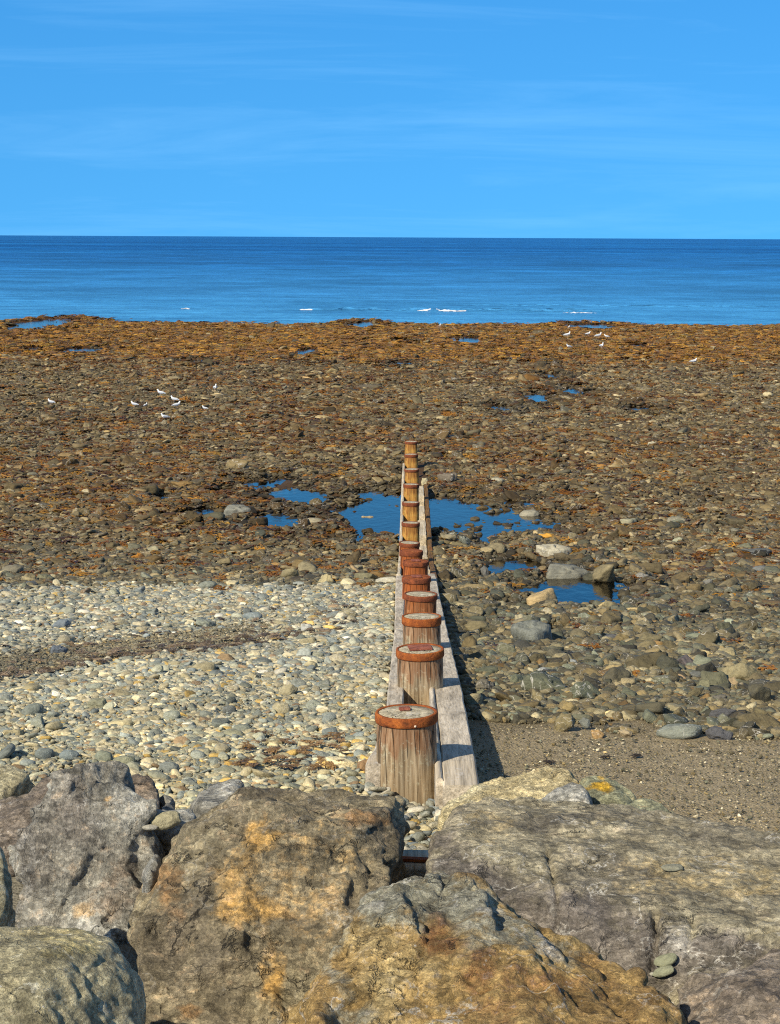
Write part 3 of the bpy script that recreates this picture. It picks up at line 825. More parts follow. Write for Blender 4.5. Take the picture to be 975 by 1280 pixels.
# ------------------------------------------------------------------ single stones one can point at
SINGLE_SHAPES = {}
for k, seeds in (('pebble', (301, 302, 303, 304)), ('block', (311, 312, 313, 314, 315)), ('slab', (321, 322, 323, 324))):
    SINGLE_SHAPES[k] = []
    for sdn in seeds:
        V, Fc = ICO4
        Pv = stone_verts(V, sdn, k)
        nrm = V
        if k != 'pebble': Pv = Pv + nrm * (0.16 * facets(Pv + 0.1 * np.stack([perlin(Pv * 3), perlin(Pv * 3 + 5), perlin(Pv * 3 + 9)], 1), 0.55, sdn))[:, None]
        Pv = Pv + nrm * (0.020 * ridged(Pv * 2.6 + sdn, 3) + 0.012 * fbm(Pv * 9, 3))[:, None]
        me = mesh_np('stone_' + k, Pv, Fc); me.materials.append(M_stone_o); SINGLE_SHAPES[k].append(me)

G_, B_, T_, O_ = (.17, .18, .165), (.085, .085, .09), (.33, .27, .17), (.19, .17, .105)
CR, OC, PG, WH = (.55, .48, .33), (.45, .24, .05), (.34, .35, .33), (.62, .59, .52)
# px x, px y of the foot, px width, px height, colour, kind, label, short phrase (for neighbours)
HAND = [
 (705, 724, 62, 18, (.20, .195, .16), 'slab', "large rough grey slab standing in the blue tide pool right of the groyne", "large grey pool slab"),
 (690, 697, 48, 17, (.46, .42, .32), 'slab', "pale cream flat-topped rock behind the large slab of the right tide pool", "cream rock behind the pool"),
 (685, 676, 24, 12, (.52, .27, .04), 'block', "bright ochre-orange stone beyond the cream rock at the right tide pool", "bright ochre stone"),
 (676, 757, 42, 17, (.42, .31, .16), 'slab', "tan wedge-shaped stone on the near edge of the right tide pool", "tan wedge by the pool"),
 (729, 745, 18, 14, (.46, .42, .34), 'pebble', "pale rounded stone at the right end of the tide pool, by the grey slab", "pale round pool stone"),
 (607, 727, 15, 25, (.12, .12, .115), 'block', "dark upright stone at the left end of the right tide pool", "dark upright pool stone"),
 (650, 783, 22, 19, (.50, .44, .29), 'block', "cream triangular stone between the tan wedge and the big slate slab", "cream triangular stone"),
 (666, 812, 50, 36, (.19, .20, .18), 'slab', "big grey-green slate slab tilted among the cobbles right of the groyne", "big slate slab"),
 (767, 807, 26, 21, (.10, .10, .105), 'block', "dark grey angular stone with orange seaweed on its left", "dark angular stone"),
 (806, 789, 22, 19, (.30, .25, .15), 'block', "tan squarish stone above the olive-brown round boulder", "tan squarish stone"),
 (810, 820, 26, 23, (.20, .165, .09), 'pebble', "olive-brown rounded boulder below the tan squarish stone", "olive-brown round boulder"),
 (858, 840, 36, 26, (.115, .10, .105), 'block', "dark purple-grey angular boulder beside the bright cream rock", "purple-grey boulder"),
 (882, 825, 27, 15, (.66, .52, .26), 'block', "bright cream-yellow rock touching the dark purple-grey boulder", "bright cream rock"),
 (870, 812, 16, 11, (.42, .29, .15), 'block', "small peach-tan stone just above the bright cream rock", "small peach stone"),
 (822, 829, 20, 9, (.30, .33, .34), 'pebble', "pale blue-grey flat stone left of the dark purple-grey boulder", "pale blue-grey stone"),
 (843, 854, 29, 11, (.50, .34, .18), 'pebble', "peach oval stone below the dark purple-grey boulder", "peach oval stone"),
 (880, 868, 27, 24, (.20, .19, .115), 'block', "olive squared block below the bright cream rock", "olive squared block"),
 (871, 849, 24, 11, (.15, .155, .145), 'pebble', "grey flat stone between the peach oval stone and the purple-grey boulder", "grey flat stone"),
 (901, 880, 20, 18, (.14, .13, .11), 'block', "dark brown-grey block just right of the olive squared block", "dark brown-grey block"),
 (917, 863, 22, 18, (.37, .28, .17), 'block', "warm tan broken stone up and right of the dark brown-grey block", "warm tan stone"),
 (898, 902, 44, 22, (.085, .085, .092), 'block', "dark slate rock with a pointed left end beside the sand's far edge", "dark pointed slate rock"),
 (848, 923, 58, 20, (.22, .235, .20), 'pebble', "long smooth grey-green stone arched on the far edge of the dark sand", "long arched stone"),
 (896, 926, 40, 23, (.10, .10, .11), 'block', "dark white-veined rock on the sand edge right of the arched stone", "white-veined dark rock"),
 (725, 873, 38, 15, (.50, .36, .13), 'block', "golden honeycombed stone in the middle of the right-hand cobbles", "golden honeycomb stone"),
 (679, 845, 15, 12, (.42, .43, .42), 'pebble', "pale grey round stone with white marks below the big slate slab", "pale marked stone"),
 (715, 833, 15, 10, (.40, .42, .42), 'pebble', "pale grey stone beside orange seaweed, right of the pale marked stone", "pale stone by seaweed"),
 (725, 843, 10, 17, (.19, .18, .12), 'slab', "narrow olive stone standing on end by orange seaweed", "olive upright stone"),
 (605, 866, 30, 22, (.165, .15, .12), 'block', "grey-brown squarish boulder nearest the groyne's shadow", "grey-brown boulder"),
 (615, 882, 26, 12, (.30, .25, .15), 'block', "tan flat block in front of the grey-brown squarish boulder", "tan flat block"),
 (704, 917, 34, 26, (.22, .18, .095), 'block', "olive-brown boulder on the sand's far edge, half ochre", "olive-ochre boulder"),
 (733, 914, 20, 22, (.19, .20, .18), 'block', "grey angular stone leaning against the olive-ochre boulder", "leaning grey stone"),
 (746, 922, 26, 12, (.44, .28, .12), 'block', "orange-tan wedge stone right of the leaning grey stone", "orange-tan wedge"),
 (783, 921, 22, 11, (.46, .37, .24), 'block', "pale tan stone on the sand edge left of the arched stone", "pale tan edge stone"),
 (950, 697, 36, 17, (.10, .105, .105), 'block', "dark grey boulder near the right edge, behind a second rounder one", "dark grey edge boulder"),
 (952, 720, 28, 15, (.16, .165, .16), 'pebble', "rounded grey boulder in front of the dark grey edge boulder", "rounded grey edge boulder"),
 (970, 707, 12, 8, (.44, .39, .29), 'pebble', "cream stone between the two grey boulders near the right edge", "cream edge stone"),
 (852, 743, 15, 12, (.20, .16, .10), 'pebble', "brown round cobble on the right-hand rubble, lower left of the edge boulders", "brown round cobble"),
 (801, 726, 20, 12, (.22, .21, .19), 'block', "grey faceted stone on the rubble left of the brown round cobble", "grey faceted stone"),
 (886, 735, 12, 16, (.18, .175, .16), 'block', "grey upright stone right of the brown round cobble", "grey upright stone"),
 (785, 657, 24, 9, (.30, .28, .19), 'slab', "pale olive flat slab on the brown rubble beyond the right tide pool", "pale olive slab"),
 (843, 655, 28, 8, (.24, .22, .16), 'slab', "long low grey-brown slab right of the pale olive flat slab", "long low slab"),
 (460, 659, 30, 17, (.34, .28, .18), 'block', "tan wedge rock rising from the large pool left of the groyne", "tan pool wedge"),
 (391, 657, 24, 11, (.32, .28, .19), 'pebble', "tan low boulder on the near left shore of the large pool", "tan low boulder"),
 (480, 631, 14, 8, (.22, .20, .14), 'block', "small brown stone in the large pool close to the posts", "small brown pool stone"),
 (295, 646, 38, 15, (.20, .20, .175), 'slab', "long grey slab left of the large tide pool", "long grey slab"),
 (300, 663, 16, 11, (.10, .10, .09), 'block', "dark stone in front of the long grey slab", "dark stone by the slab"),
 (580, 637, 12, 7, (.42, .38, .27), 'pebble', "pale little stone alone in the large pool right of the groyne", "pale little pool stone"),
 (662, 650, 26, 13, (.28, .26, .20), 'pebble', "grey-tan boulder closing the right end of the large pool", "grey-tan pool boulder"),
 (563, 679, 26, 16, (.24, .21, .14), 'block', "brown boulder on the near shore of the large pool beside the groyne's shadow", "brown shore boulder"),
 (580, 684, 16, 17, (.16, .17, .14), 'slab', "grey-green tilted stone right of the brown shore boulder", "grey-green tilted stone"),
 (560, 604, 26, 14, (.15, .125, .095), 'slab', "dark brown slab leaning by the seaward posts", "dark brown slab"),
 (531, 608, 13, 13, (.52, .46, .30), 'block', "pale squared stone wedged against the seaward posts", "pale squared stone"),
 (622, 604, 16, 8, (.40, .37, .27), 'pebble', "pale flat stone beyond the large pool's right half", "pale flat stone"),
 (960, 498, 13, 9, (.58, .48, .28), 'pebble', "cream boulder far out near the right edge of the rubble", "cream far boulder"),
 (816, 560, 16, 9, (.46, .42, .30), 'block', "pale irregular boulder out on the right-hand rubble", "pale far boulder"),
 (720, 573, 12, 8, (.44, .44, .30), 'block', "pale greenish stone out on the rubble left of the pale far boulder", "pale greenish stone"),
 (480, 733, 34, 12, (.66, .62, .50), 'pebble', "white oval boulder at the shingle's far edge beside the groyne", "white oval boulder"),
 (16, 718, 28, 13, (.19, .17, .12), 'pebble', "brown-grey boulder at the left edge, far side of the pale shingle", "brown-grey boulder"),
 (38, 734, 18, 9, (.10, .11, .12), 'pebble', "dark blue-grey cobble on the far edge of the pale shingle", "dark blue-grey cobble"),
 (75, 788, 28, 14, (.17, .20, .23), 'block', "blue-grey broken stone on the grey shingle near the left edge", "blue-grey broken stone"),
 (72, 817, 24, 10, (.13, .15, .18), 'slab', "dark blue slab lying above the dark strand line", "dark blue slab"),
 (383, 791, 24, 14, (.52, .52, .49), 'block', "whitish quartz rock on the grey shingle up from the strand line", "whitish quartz rock"),
 (316, 776, 28, 13, (.22, .26, .27), 'pebble', "smooth blue-grey cobble on the shingle left of the whitish quartz rock", "smooth blue-grey cobble"),
 (395, 781, 13, 10, (.45, .46, .43), 'block', "small pale stone right behind the whitish quartz rock", "small pale stone"),
 (257, 783, 30, 9, (.27, .29, .24), 'slab', "long grey-green flat stone left of the smooth blue-grey cobble", "long grey-green stone"),
 (287, 894, 19, 14, (.16, .17, .16), 'pebble', "dark grey egg-shaped cobble amid the pale shingle", "dark egg cobble"),
 (286, 961, 14, 11, (.52, .33, .09), 'pebble', "orange round pebble on the pale shingle above the middle boulder", "orange round pebble"),
 (352, 893, 24, 16, (.48, .42, .26), 'pebble', "cream-yellow cobble on the shingle level with the first ring post", "cream-yellow cobble"),
 (178, 909, 22, 13, (.44, .38, .24), 'pebble', "tan cobble on the pale shingle up from the left boulders", "tan shingle cobble"),
 (55, 951, 26, 18, (.22, .25, .24), 'pebble', "grey-green cobble just above the dark left boulder", "grey-green cobble"),
 (86, 952, 26, 17, (.20, .235, .235), 'pebble', "blue-green cobble right of the grey-green cobble above the left boulder", "blue-green cobble"),
 (130, 955, 24, 18, (.27, .29, .22), 'pebble', "sage cobble tilted above the left boulder, right of the blue-green cobble", "sage tilted cobble"),
 (155, 960, 28, 18, (.34, .34, .23), 'pebble', "pale sage cobble behind the left boulder's peak", "pale sage cobble"),
 (212, 968, 26, 18, (.26, .28, .26), 'pebble', "grey cobble on the shingle between the left boulder and the orange pebble", "grey shingle cobble"),
 (431, 1000, 24, 20, (.48, .34, .12), 'pebble', "yellow-brown round cobble lying left of the nearest post", "yellow-brown cobble"),
 (456, 968, 20, 22, (.27, .17, .09), 'slab', "rusty brown flat cobble leaning beside the nearest post", "rusty brown cobble"),
 (412, 922, 20, 14, (.24, .27, .26), 'pebble', "blue-grey cobble on the pale shingle left of the nearest post", "blue-grey shingle cobble"),
 (395, 824, 20, 11, (.36, .36, .27), 'pebble', "pale grey-green cobble at the upper end of the dark strand line", "cobble at the strand line"),
]
singles = []
def stone_obj(x, y, zc, sx, sy_, sz_, rz, tilt, col, kind, k):
    me = SINGLE_SHAPES[kind][k % len(SINGLE_SHAPES[kind])]
    o = bpy.data.objects.new('beach_stone', me); C.objects.link(o)
    o.location = (x, y, zc); o.scale = (sx, sy_, sz_); o.rotation_euler = (tilt[0], tilt[1], rz); l_ = .80 if min(col) > .2 else .95
    o.color = (col[0] * l_, col[1] * .99 * l_, col[2] * .92 * l_, 1)
    o['category'] = 'stone'
    singles.append(o); return o

hand_xy = []
landmarks = []      # px x, px y, phrase
for i, (px, py, wpx, hpx, col, kind, lab, short) in enumerate(HAND):
    q = hit2(px, py - hpx * 0.2)
    q[2] = ground1(q[0], q[1])
    sc = F_PX / q[1]
    sx = wpx / 2 / sc
    hz = {'pebble': 0.46, 'block': 0.62, 'slab': 0.32}[kind]
    sz_ = max(hpx / 2 / sc / hz * 0.95, sx * 0.35)
    r = random.Random(i * 7 + 3)
    tilt = (0.22 + r.uniform(-.1, .15), r.uniform(-.22, .22)) if kind == 'slab' else (r.uniform(-.1, .1), r.uniform(-.15, .15))
    o = stone_obj(q[0], q[1], q[2] + sz_ * hz * 0.45, sx * 1.02, sx * (0.8 + 0.3 * r.random()), min(sz_, sx * 2.6), r.uniform(-.5, .5) + (math.pi if r.random() < .5 else 0), tilt, col, kind, i)
    o['label'] = lab; o['group'] = 'distinct stones on the beach'
    hand_xy.append((q[0], q[1], sx)); landmarks.append((px, py, short))

# generic stones: the ones that show largest become objects of their own
pxs, pys, dep = project(P)
show = ST['s'] / dep * F_PX
inframe = (pxs > 8) & (pxs < 967) & (pys > 560) & (pys < 1000) & (P[:, 1] > 10.4)
# not behind the boulders or the groyne
inframe &= ~((pys > 930) & (pxs < 330)) & ~((pys > 955) & (pxs > 470)) & ~((np.abs(P[:, 0]) < 0.55)) & ~((pys > 985))
inframe &= zones(ST['x'], ST['y'])['sand'] < 0.4
kill = np.zeros(n, bool)
for (hx, hy, hs_) in hand_xy:
    kill |= ((ST['x'] - hx) ** 2 + ((ST['y'] - hy) * 0.8) ** 2) < (hs_ * 1.05) ** 2
cand = np.where(inframe & ~kill)[0]
cand = cand[np.argsort(-show[cand])]
chosen = []
cells = {}
for k in cand:      # keep them from piling onto each other
    key = (int(pxs[k] // 13), int(pys[k] // 9))
    if any((key[0] + a, key[1] + b) in cells for a in (-1, 0, 1) for b in (-1, 0, 1)): continue
    cells[key] = 1; chosen.append(k)
    if len(chosen) >= 215: break
def colour_word(c):
    r_, g_, b_ = c; l = (r_ + g_ + b_) / 3; w = r_ / max(b_, 1e-3)
    tone = 'dark ' if l < 0.115 else ('pale ' if l > 0.33 else '')
    if w > 2.6 and r_ > .25: return tone + 'ochre'
    if w > 1.9: return tone + 'brown'
    if w > 1.5: return tone + ('tan' if l > .2 else 'olive')
    if w > 1.15: return tone + 'grey-green'
    return tone + 'grey'
posts_lm = [(508, 960, 'nearest post'), (525, 850, 'second post'), (512, 640, 'seaward posts')]
LM = landmarks + posts_lm
used = set(h[6] for h in HAND)
shape_word = {'pebble': 'rounded', 'block': 'angular', 'slab': 'flat'}
fill_objs = 0
for j, k in enumerate(chosen):
    kind = KINDS[int(ST['shape'][k])]; col = ST['col'][k]
    s = ST['s'][k]
    hz = {'pebble': 0.46, 'block': 0.62, 'slab': 0.32}[kind]
    o = stone_obj(P[k, 0], P[k, 1], P[k, 2] + 0.10 * s, s * 1.06, s * 1.0, s, rot[k, 2], (rot[k, 0], rot[k, 1]), col, kind, j)
    o['group'] = 'cobbles of the pale shingle' if P[k, 0] < 0 and P[k, 1] < 27 else 'cobbles of the brown rubble'
    base = '%s %s %s' % (colour_word(col), shape_word[kind], 'cobble' if s < .13 else 'stone')
    near = sorted(LM, key=lambda L: (L[0] - pxs[k]) ** 2 + ((L[1] - pys[k]) * 1.6) ** 2)[:12]
    lab = None
    def rel(L):
        dx, dy = pxs[k] - L[0], (pys[k] - L[1]) * 1.6
        if abs(dx) > 2 * abs(dy): return 'right of' if dx > 0 else 'left of'
        if abs(dy) > 2 * abs(dx): return 'in front of' if dy > 0 else 'behind'
        return ('in front and ' if dy > 0 else 'behind and ') + ('right of' if dx > 0 else 'left of')
    for a in range(len(near)):
        t = '%s %s the %s' % (base, rel(near[a]), near[a][2])
        if t not in used: lab = t; break
    if lab is None or a > 1:
        for a in range(3):
            for b in range(a + 1, 8):
                t = '%s %s the %s and %s the %s' % (base, rel(near[a]), near[a][2], rel(near[b]), near[b][2])
                if t not in used and len(t.split()) <= 16: lab = t; break
            else: continue
            break
    used.add(lab); o['label'] = lab
kill[chosen] = True
keep = ~kill
scatter('shingle_stones', P[keep], rot[keep], sz[keep], ST['shape'][keep], ST['col'][keep], src_col, label='pebbles and cobbles covering the whole beach in grey, cream and brown', cat='shingle')
print('stones', keep.sum(), 'singles', len(singles))

# ------------------------------------------------------------------ seaweed
wx, wy, wc = jitter_cells(13, 172, lambda d: np.interp(d, [13, 30, 60, 100, 150], [.13, .19, .26, .32, .38]), lambda d: (-half(d), half(d)))
wz = zones(wx, wy)
m_far = smooth(92, 106, wy + wz['n'] * 6)
m_pat = (0.13 + smooth(-0.06, 0.40, wz['pat'] + .35 * wz['n']) * 0.72) * smooth(20, 32, wy) * np.interp(wy, [20, 40, 80, 100], [.6, .8, .8, 1])
small = fbm(np.stack([wx * 0.9, wy * 0.6, 0 * wx + 8], -1), 3)
m_small = smooth(0.3, 0.55, small) * smooth(14, 17, wy) * 0.55
m_far = m_far * smooth(158, 143, wy + wz['n'] * 7)
prob = np.clip(np.maximum(m_far * 0.95, np.maximum(m_pat * 0.9, m_small)), 0, 1) * (1 - wz['pale']) * (1 - wz['sand'])
k = (rng.uniform(0, 1, len(wx)) < prob) & ~((np.abs(wx - .05) < .5) & (wy < 50)) & (water_mask(wx, wy) > np.where(wy > 60, 1.2, .97))
k &= ~((wy > 120) & (ground(wx, wy) < -0.11 + 0.08 * rng.uniform(-1, 1, len(wx))))
wx, wy, wc, mf = wx[k], wy[k], wc[k], m_far[k]
nw = len(wx)
pal_w = np.array([(.25, .125, .018), (.17, .078, .013), (.32, .185, .03), (.085, .042, .011), (.21, .14, .03)])
wcol = pal_w[rng.choice(5, nw, p=[.3, .25, .15, .15, .15])]
far_tint = mf[:, None] * np.array([.04, .045, .0])
wcol = (wcol * np.array([1.0, .86, .72]) * np.where(mf > .5, 1.0, .92)[:, None] + far_tint * 0.3) * np.where(mf > .5, 1.0, .9)[:, None] * np.exp(rng.normal(0, .2, nw))[:, None]
ws = wc * rng.uniform(.8, 1.7, nw)
P2 = np.stack([wx, wy, np.where(wy > 120, np.maximum(ground(wx, wy) + wc * 0.10, -0.03), ground(wx, wy) + wc * 0.10)], 1)
scatter('seaweed', P2, np.stack([rng.normal(0, .12, nw), rng.normal(0, .12, nw), rng.uniform(0, 6.28, nw)], 1),
        np.stack([ws, ws * rng.uniform(.6, 1, nw), ws * rng.uniform(.5, .9, nw)], 1), np.where(mf > .5, rng.integers(0, 8, nw), rng.integers(0, 5, nw)), wcol, weed_col,
        label='orange-brown seaweed matted over the far stones and in patches between them', cat='seaweed')
# dried wrack in the dark strand line on the shingle
t = rng.uniform(-3.9, -0.6, 300) - 0.25 * (rng.uniform(0, 1, 300) < .5)
sx_ = t; sy2 = 14.2 + (t + 3.2) * 2.1 + fbm(np.stack([t * 0.7, (14.2 + (t + 3.2) * 2.1) * .5, 0 * t], -1), 3) * 0.5 + rng.normal(0, 0.25, 300) + (rng.uniform(0, 1, 300) < .55) * rng.exponential(1.3, 300)
nw = len(t); ws = rng.uniform(.035, .10, nw)
P3 = np.stack([sx_, sy2, ground(sx_, sy2) + 0.03], 1)
# a few scraps below the nearest post
kx = rng.uniform(-1.0, -0.35, 60); ky = rng.uniform(10.4, 11.6, 60)
P3 = np.vstack([P3, np.stack([kx, ky, ground(kx, ky) + 0.035], 1)]); ws = np.concatenate([ws, rng.uniform(.03, .08, 60)]); nw += 60
dc = np.array([(.18, .13, .075), (.24, .17, .10), (.10, .07, .04)])[rng.choice(3, nw)]
dc[-60:] = np.array([.22, .13, .05]) * rng.uniform(.6, 1.3, 60)[:, None]
scatter('dried_seaweed', P3, np.stack([rng.normal(0, .1, nw), rng.normal(0, .1, nw), rng.uniform(0, 6.28, nw)], 1),
        np.stack([ws * 1.3, ws * .7, ws * .6], 1), rng.integers(0, 5, nw), dc, weed_col, label='dark line of dried seaweed left across the pale shingle', cat='seaweed')

# ------------------------------------------------------------------ groyne
M_wood_grey = mat_wood('weathered_wood', (.50, .40, .26), (.28, .205, .12), (.085, .056, .03), 0.12)
M_wood_brown = mat_wood('rust_stained_wood', (.40, .22, .11), (.28, .12, .05), (.10, .045, .02), 0.55, rustcol=(.40, .12, .025))
M_wood_red = mat_wood('red_rusted_wood', (.46, .16, .05), (.36, .095, .022), (.13, .036, .012), 0.6, rustcol=(.48, .10, .015))
M_wood_gold = mat_wood('golden_wet_wood', (.66, .37, .10), (.44, .215, .045), (.17, .07, .016), 0.25, rustcol=(.33, .11, .02))
M_plank_grey = mat_wood('silvered_plank', (.62, .54, .42), (.46, .395, .30), (.22, .185, .135), 0.0, 'Y')
M_plank_pale = mat_wood('bleached_plank', (.66, .58, .44), (.52, .44, .31), (.25, .19, .11), 0.1, 'Y')
M_plank_brown = mat_wood('wet_brown_plank', (.24, .14, .05), (.14, .075, .025), (.05, .028, .012), 0.2, 'Y')
M_ring = mat_rust('rusted_iron', (.42, .125, .024), (.25, .068, .018), (.10, .034, .014))
M_ring_dark = mat_rust('dark_rusted_iron', (.30, .085, .03), (.17, .05, .022), (.07, .027, .015))
M_plate = mat_rust('rusted_plate', (.36, .13, .08), (.24, .08, .05), (.10, .04, .025))
M_endgrain = mat_wood('end_grain', (.60, .53, .38), (.43, .37, .25), (.18, .145, .09), 0.0)
M_iron_orange = mat_rust('orange_rust', (.48, .19, .03), (.30, .10, .02), (.12, .05, .02))

groyne = obj('groyne', None, label='old timber groyne of iron-ringed posts running down the beach to the sea', cat='groyne')
groyne.empty_display_size = 0.3
groyne.location = (0, 10.2, ground1(0, 10.2))
GL = np.array(groyne.location)
bpy.context.view_layer.update()

def loft(rings, cap=True):
    V, Fc = [], []; n = len(rings[0])
    for rr in rings: V += list(rr)
    for a in range(len(rings) - 1):
        for k in range(n):
            Fc.append((a * n + k, a * n + (k + 1) % n, (a + 1) * n + (k + 1) % n, (a + 1) * n + k))
    if cap:
        Fc.append(tuple(range(n - 1, -1, -1))); Fc.append(tuple(range((len(rings) - 1) * n, len(rings) * n)))
    return np.array(V), Fc

def sq_ring(rx, ry, z, ex, n=56, seed=0, amp=0.0, cx=0, cy=0):
    a = np.linspace(0, 2 * np.pi, n, endpoint=False)
    c, s = np.cos(a), np.sin(a)
    q = (np.abs(c) ** ex + np.abs(s) ** ex) ** (-1 / ex)
    if amp:
        q = q * (1 + amp * perlin(np.stack([c * 5, s * 5, 0 * c + seed], -1)) + amp * 0.7 * perlin(np.stack([c * 17, s * 17, 0 * c + seed + z * 0.6], -1)))
    return np.stack([cx + rx * c * q, cy + ry * s * q, 0 * a + z], -1)

POST = [(508, 891, 78), (525, 812, 60), (527, 771, 50), (526, 743, 42), (520.5, 722, 37), (519.5, 702, 33), (514.5, 689, 29), (512, 678.5, 26), (513.5, 653.5, 22.5), (513.5, 628, 22), (514, 605.5, 20), (514.5, 586.5, 18.5), (514, 568, 17.5), (514, 552, 16.5)]
post_top = []
for i, (px, py, w) in enumerate(POST):
    D = 10.25 + 3.0 * i
    q = at(px, py, D); sc = F_PX / math.hypot(D, EYE - q[2])
    rad = w / 2 / sc
    rad = 0.5 * rad + 0.5 * 0.178
    post_top.append((q[0], q[1], q[2], rad))
    gnd = ground1(q[0], q[1])
    h = q[2] - gnd + 0.5
    po = obj('post', None, parent=groyne)
    po.rotation_euler = (random.uniform(-.012, .012), random.uniform(-.022, .022), 0)
    po.location = (q[0] - GL[0], q[1] - GL[1], q[2] - GL[2])
    wood = M_wood_grey if i < 3 else (M_wood_brown if i == 3 else (M_wood_red if i < 8 else M_wood_gold))
    rs, zs = [], [-0.004, -0.012, -0.06, -0.10, -0.2, -0.35, -0.5, -0.7, -h]
    zs = [z for z in zs if z >= -h + 0.01] + [-h]
    flare = 0.045 if i == 0 else 0.02
    for z in zs:
        f = (0.925 if z > -0.009 else 0.945) * (1 + flare * min(1.0, -z / 0.5))
        rs.append(sq_ring(rad * f, rad * f, z, 2.0 if z > -0.075 else 2.0 + min(0.9, (-z - 0.06) * 6), seed=i * 3.1, amp=0.0 if z > -0.075 else 0.016))
    V, Fc = loft(rs)
    sh = obj('shaft', mesh_np('post_shaft', V, Fc), wood, po)
    # iron band: a shrunk-on hoop standing a little proud of the end grain
    b0, b1 = rad * 1.0, rad * random.uniform(.875, .90)
    hb = (0.056 if i < 6 else 0.060) * random.uniform(.85, 1.15)
    ncr = 56
    band = [sq_ring(b1, b1, 0.004, 2, ncr), sq_ring(b1 * 1.015, b1 * 1.015, 0.0085, 2, ncr), sq_ring(b0 * 0.985, b0 * 0.985, 0.0085, 2, ncr, i, .01), sq_ring(b0, b0, 0.003, 2, ncr, i, .014), sq_ring(b0 * 1.005, b0 * 1.005, -hb * .5, 2, ncr, i, .018),
            sq_ring(b0, b0, -hb + 0.006, 2, ncr, i, .014), sq_ring(b0 * 0.985, b0 * 0.985, -hb, 2, ncr), sq_ring(b1, b1, -hb, 2, ncr)]
    V, Fc = loft(band + [band[0]], cap=False)
    bd = obj('iron_band', mesh_np('iron_band', V, Fc), M_ring if i < 3 else M_ring_dark, po)
    bd.rotation_euler = (random.uniform(-.02, .02), random.uniform(-.03, .03), random.uniform(0, 3))
    # end grain inside the hoop, with the remains of an iron plate
    rr = [sq_ring(rad * f, rad * f, z + 0.0, 2.0, 40, i, a) for f, z, a in ((.90, 0.0, 0), (.885, .003, .01), (.55, .006, .03), (.15, .007, .02))]
    V, Fc = loft(rr)
    obj('end_grain', mesh_np('end_grain', V, Fc), M_endgrain if i not in (4, 5, 6) else M_wood_red, po)
    if i in (0, 1, 4, 5):
        pw, pl = ((.060, .05), (.085, .075), (.06, .06), (.06, .06))[(0, 1, 4, 5).index(i)]
        bm = bmesh.new(); bmesh.ops.create_cube(bm, size=1)
        bmesh.ops.scale(bm, vec=(pw * 2 * .55 if i == 0 else pw * 2, pl * 2 * .5 if i == 0 else pl * 2, .016), verts=bm.verts)
        bmesh.ops.bevel(bm, geom=bm.edges, offset=.004, segments=2, affect='EDGES')
        me = bpy.data.meshes.new('top_plate'); bm.to_mesh(me); bm.free()
        pt = obj('top_plate', me, M_plate, po)
        pt.location = (-.01 if i == 0 else 0, .035 if i == 0 else 0, .016); pt.rotation_euler = (0, 0, .12)
    # one or two bolts through the band
    for bx in ((.05,) if i == 0 else ()):
        bm = bmesh.new(); bmesh.ops.create_uvsphere(bm, u_segments=10, v_segments=6, radius=.007)
        me = bpy.data.meshes.new('bolt'); bm.to_mesh(me); bm.free()
        bo = obj('bolt', me, mat_plain('bolt_tip', (.7, .55, .4)), po); bo.location = (bx, -math.sqrt(b0 * b0 - bx * bx), -.035)

PT = np.array(post_top)
LX = lambda y: np.interp(y, [9.8, 10.6, 12, 18, 26.2, 26.25, 33, 40, 46], [-.27, -.20, -.15, -.14, -.19, -.17, -.18, -.185, -.18])
def plank(name, x0, x1, y0, y1, drop, thick, mat, seed, parent=groyne, wob=0.006, xs=0.0, endtaper=0):
    """a long timber whose top follows the fall of the posts; rough-edged, with real thickness"""
    ny = max(8, int((y1 - y0) / 0.09))
    y = np.linspace(y0, y1, ny)
    top = np.interp(y, PT[:, 1], PT[:, 2]) if y1 <= PT[-1, 1] + 0.5 else np.interp(y, PT[:, 1], PT[:, 2])
    # straight between ends, as a sawn timber is
    cx = np.interp(y, [10, 50], [0.0, xs])
    rings = []
    for k in range(ny):
        n1 = perlin(np.array([[y[k] * 2.2, seed, 0.3], [y[k] * 2.2, seed, 7.1], [y[k] * 6, seed, 3.3]]))
        a, b = (x0(y[k]) if callable(x0) else x0) + cx[k] + wob * n1[0], x1 + cx[k] + wob * n1[1]
        zt = top[k] - drop + wob * 0.6 * n1[2]
        c = 0.010
        rings.append(np.array([(a, y[k], zt - thick), (a, y[k], zt - c), (a + c, y[k], zt), ((a + b) / 2, y[k], zt + 0.002), (b - c, y[k], zt), (b, y[k], zt - c), (b, y[k], zt - thick)]) - GL)
    V, Fc = loft(rings)
    me = mesh_np(name, V, Fc, False)
    return obj(name, me, mat, parent)

# right side: wide top timbers (laid end to end), a thin inner board, and a wet lower outer board far out
ends = [9.75, 14.6, 20.9, 27.0, 33.2, 39.0, 43.6]
for k in range(3):
    plank('plank', 0.195, 0.392, ends[k] + 0.004, ends[k + 1] - 0.004, 0.275 + 0.008 * (k % 2), 0.42, M_plank_grey if k < 4 else M_plank_pale, 3.7 * k)
for k in range(5, 11):      # farther out the top timber is built with gaps, standing in for post shadows
    yk = 10.25 + 3 * k
    plank('plank', 0.17, 0.33, yk + 0.75 + .2 * (k % 2), yk + 2.2 + .3 * (k % 3), 0.34 + 0.03 * (k % 2), 0.30, M_plank_pale, 5.1 * k, wob=.012)
plank('board', 0.155, 0.192, 9.85, 27.0, 0.262, 0.45, M_plank_grey, 51.0)
plank('board', 0.345, 0.43, 25.3, 43.2, 0.345, 0.45, M_plank_brown, 77.0, wob=0.014)
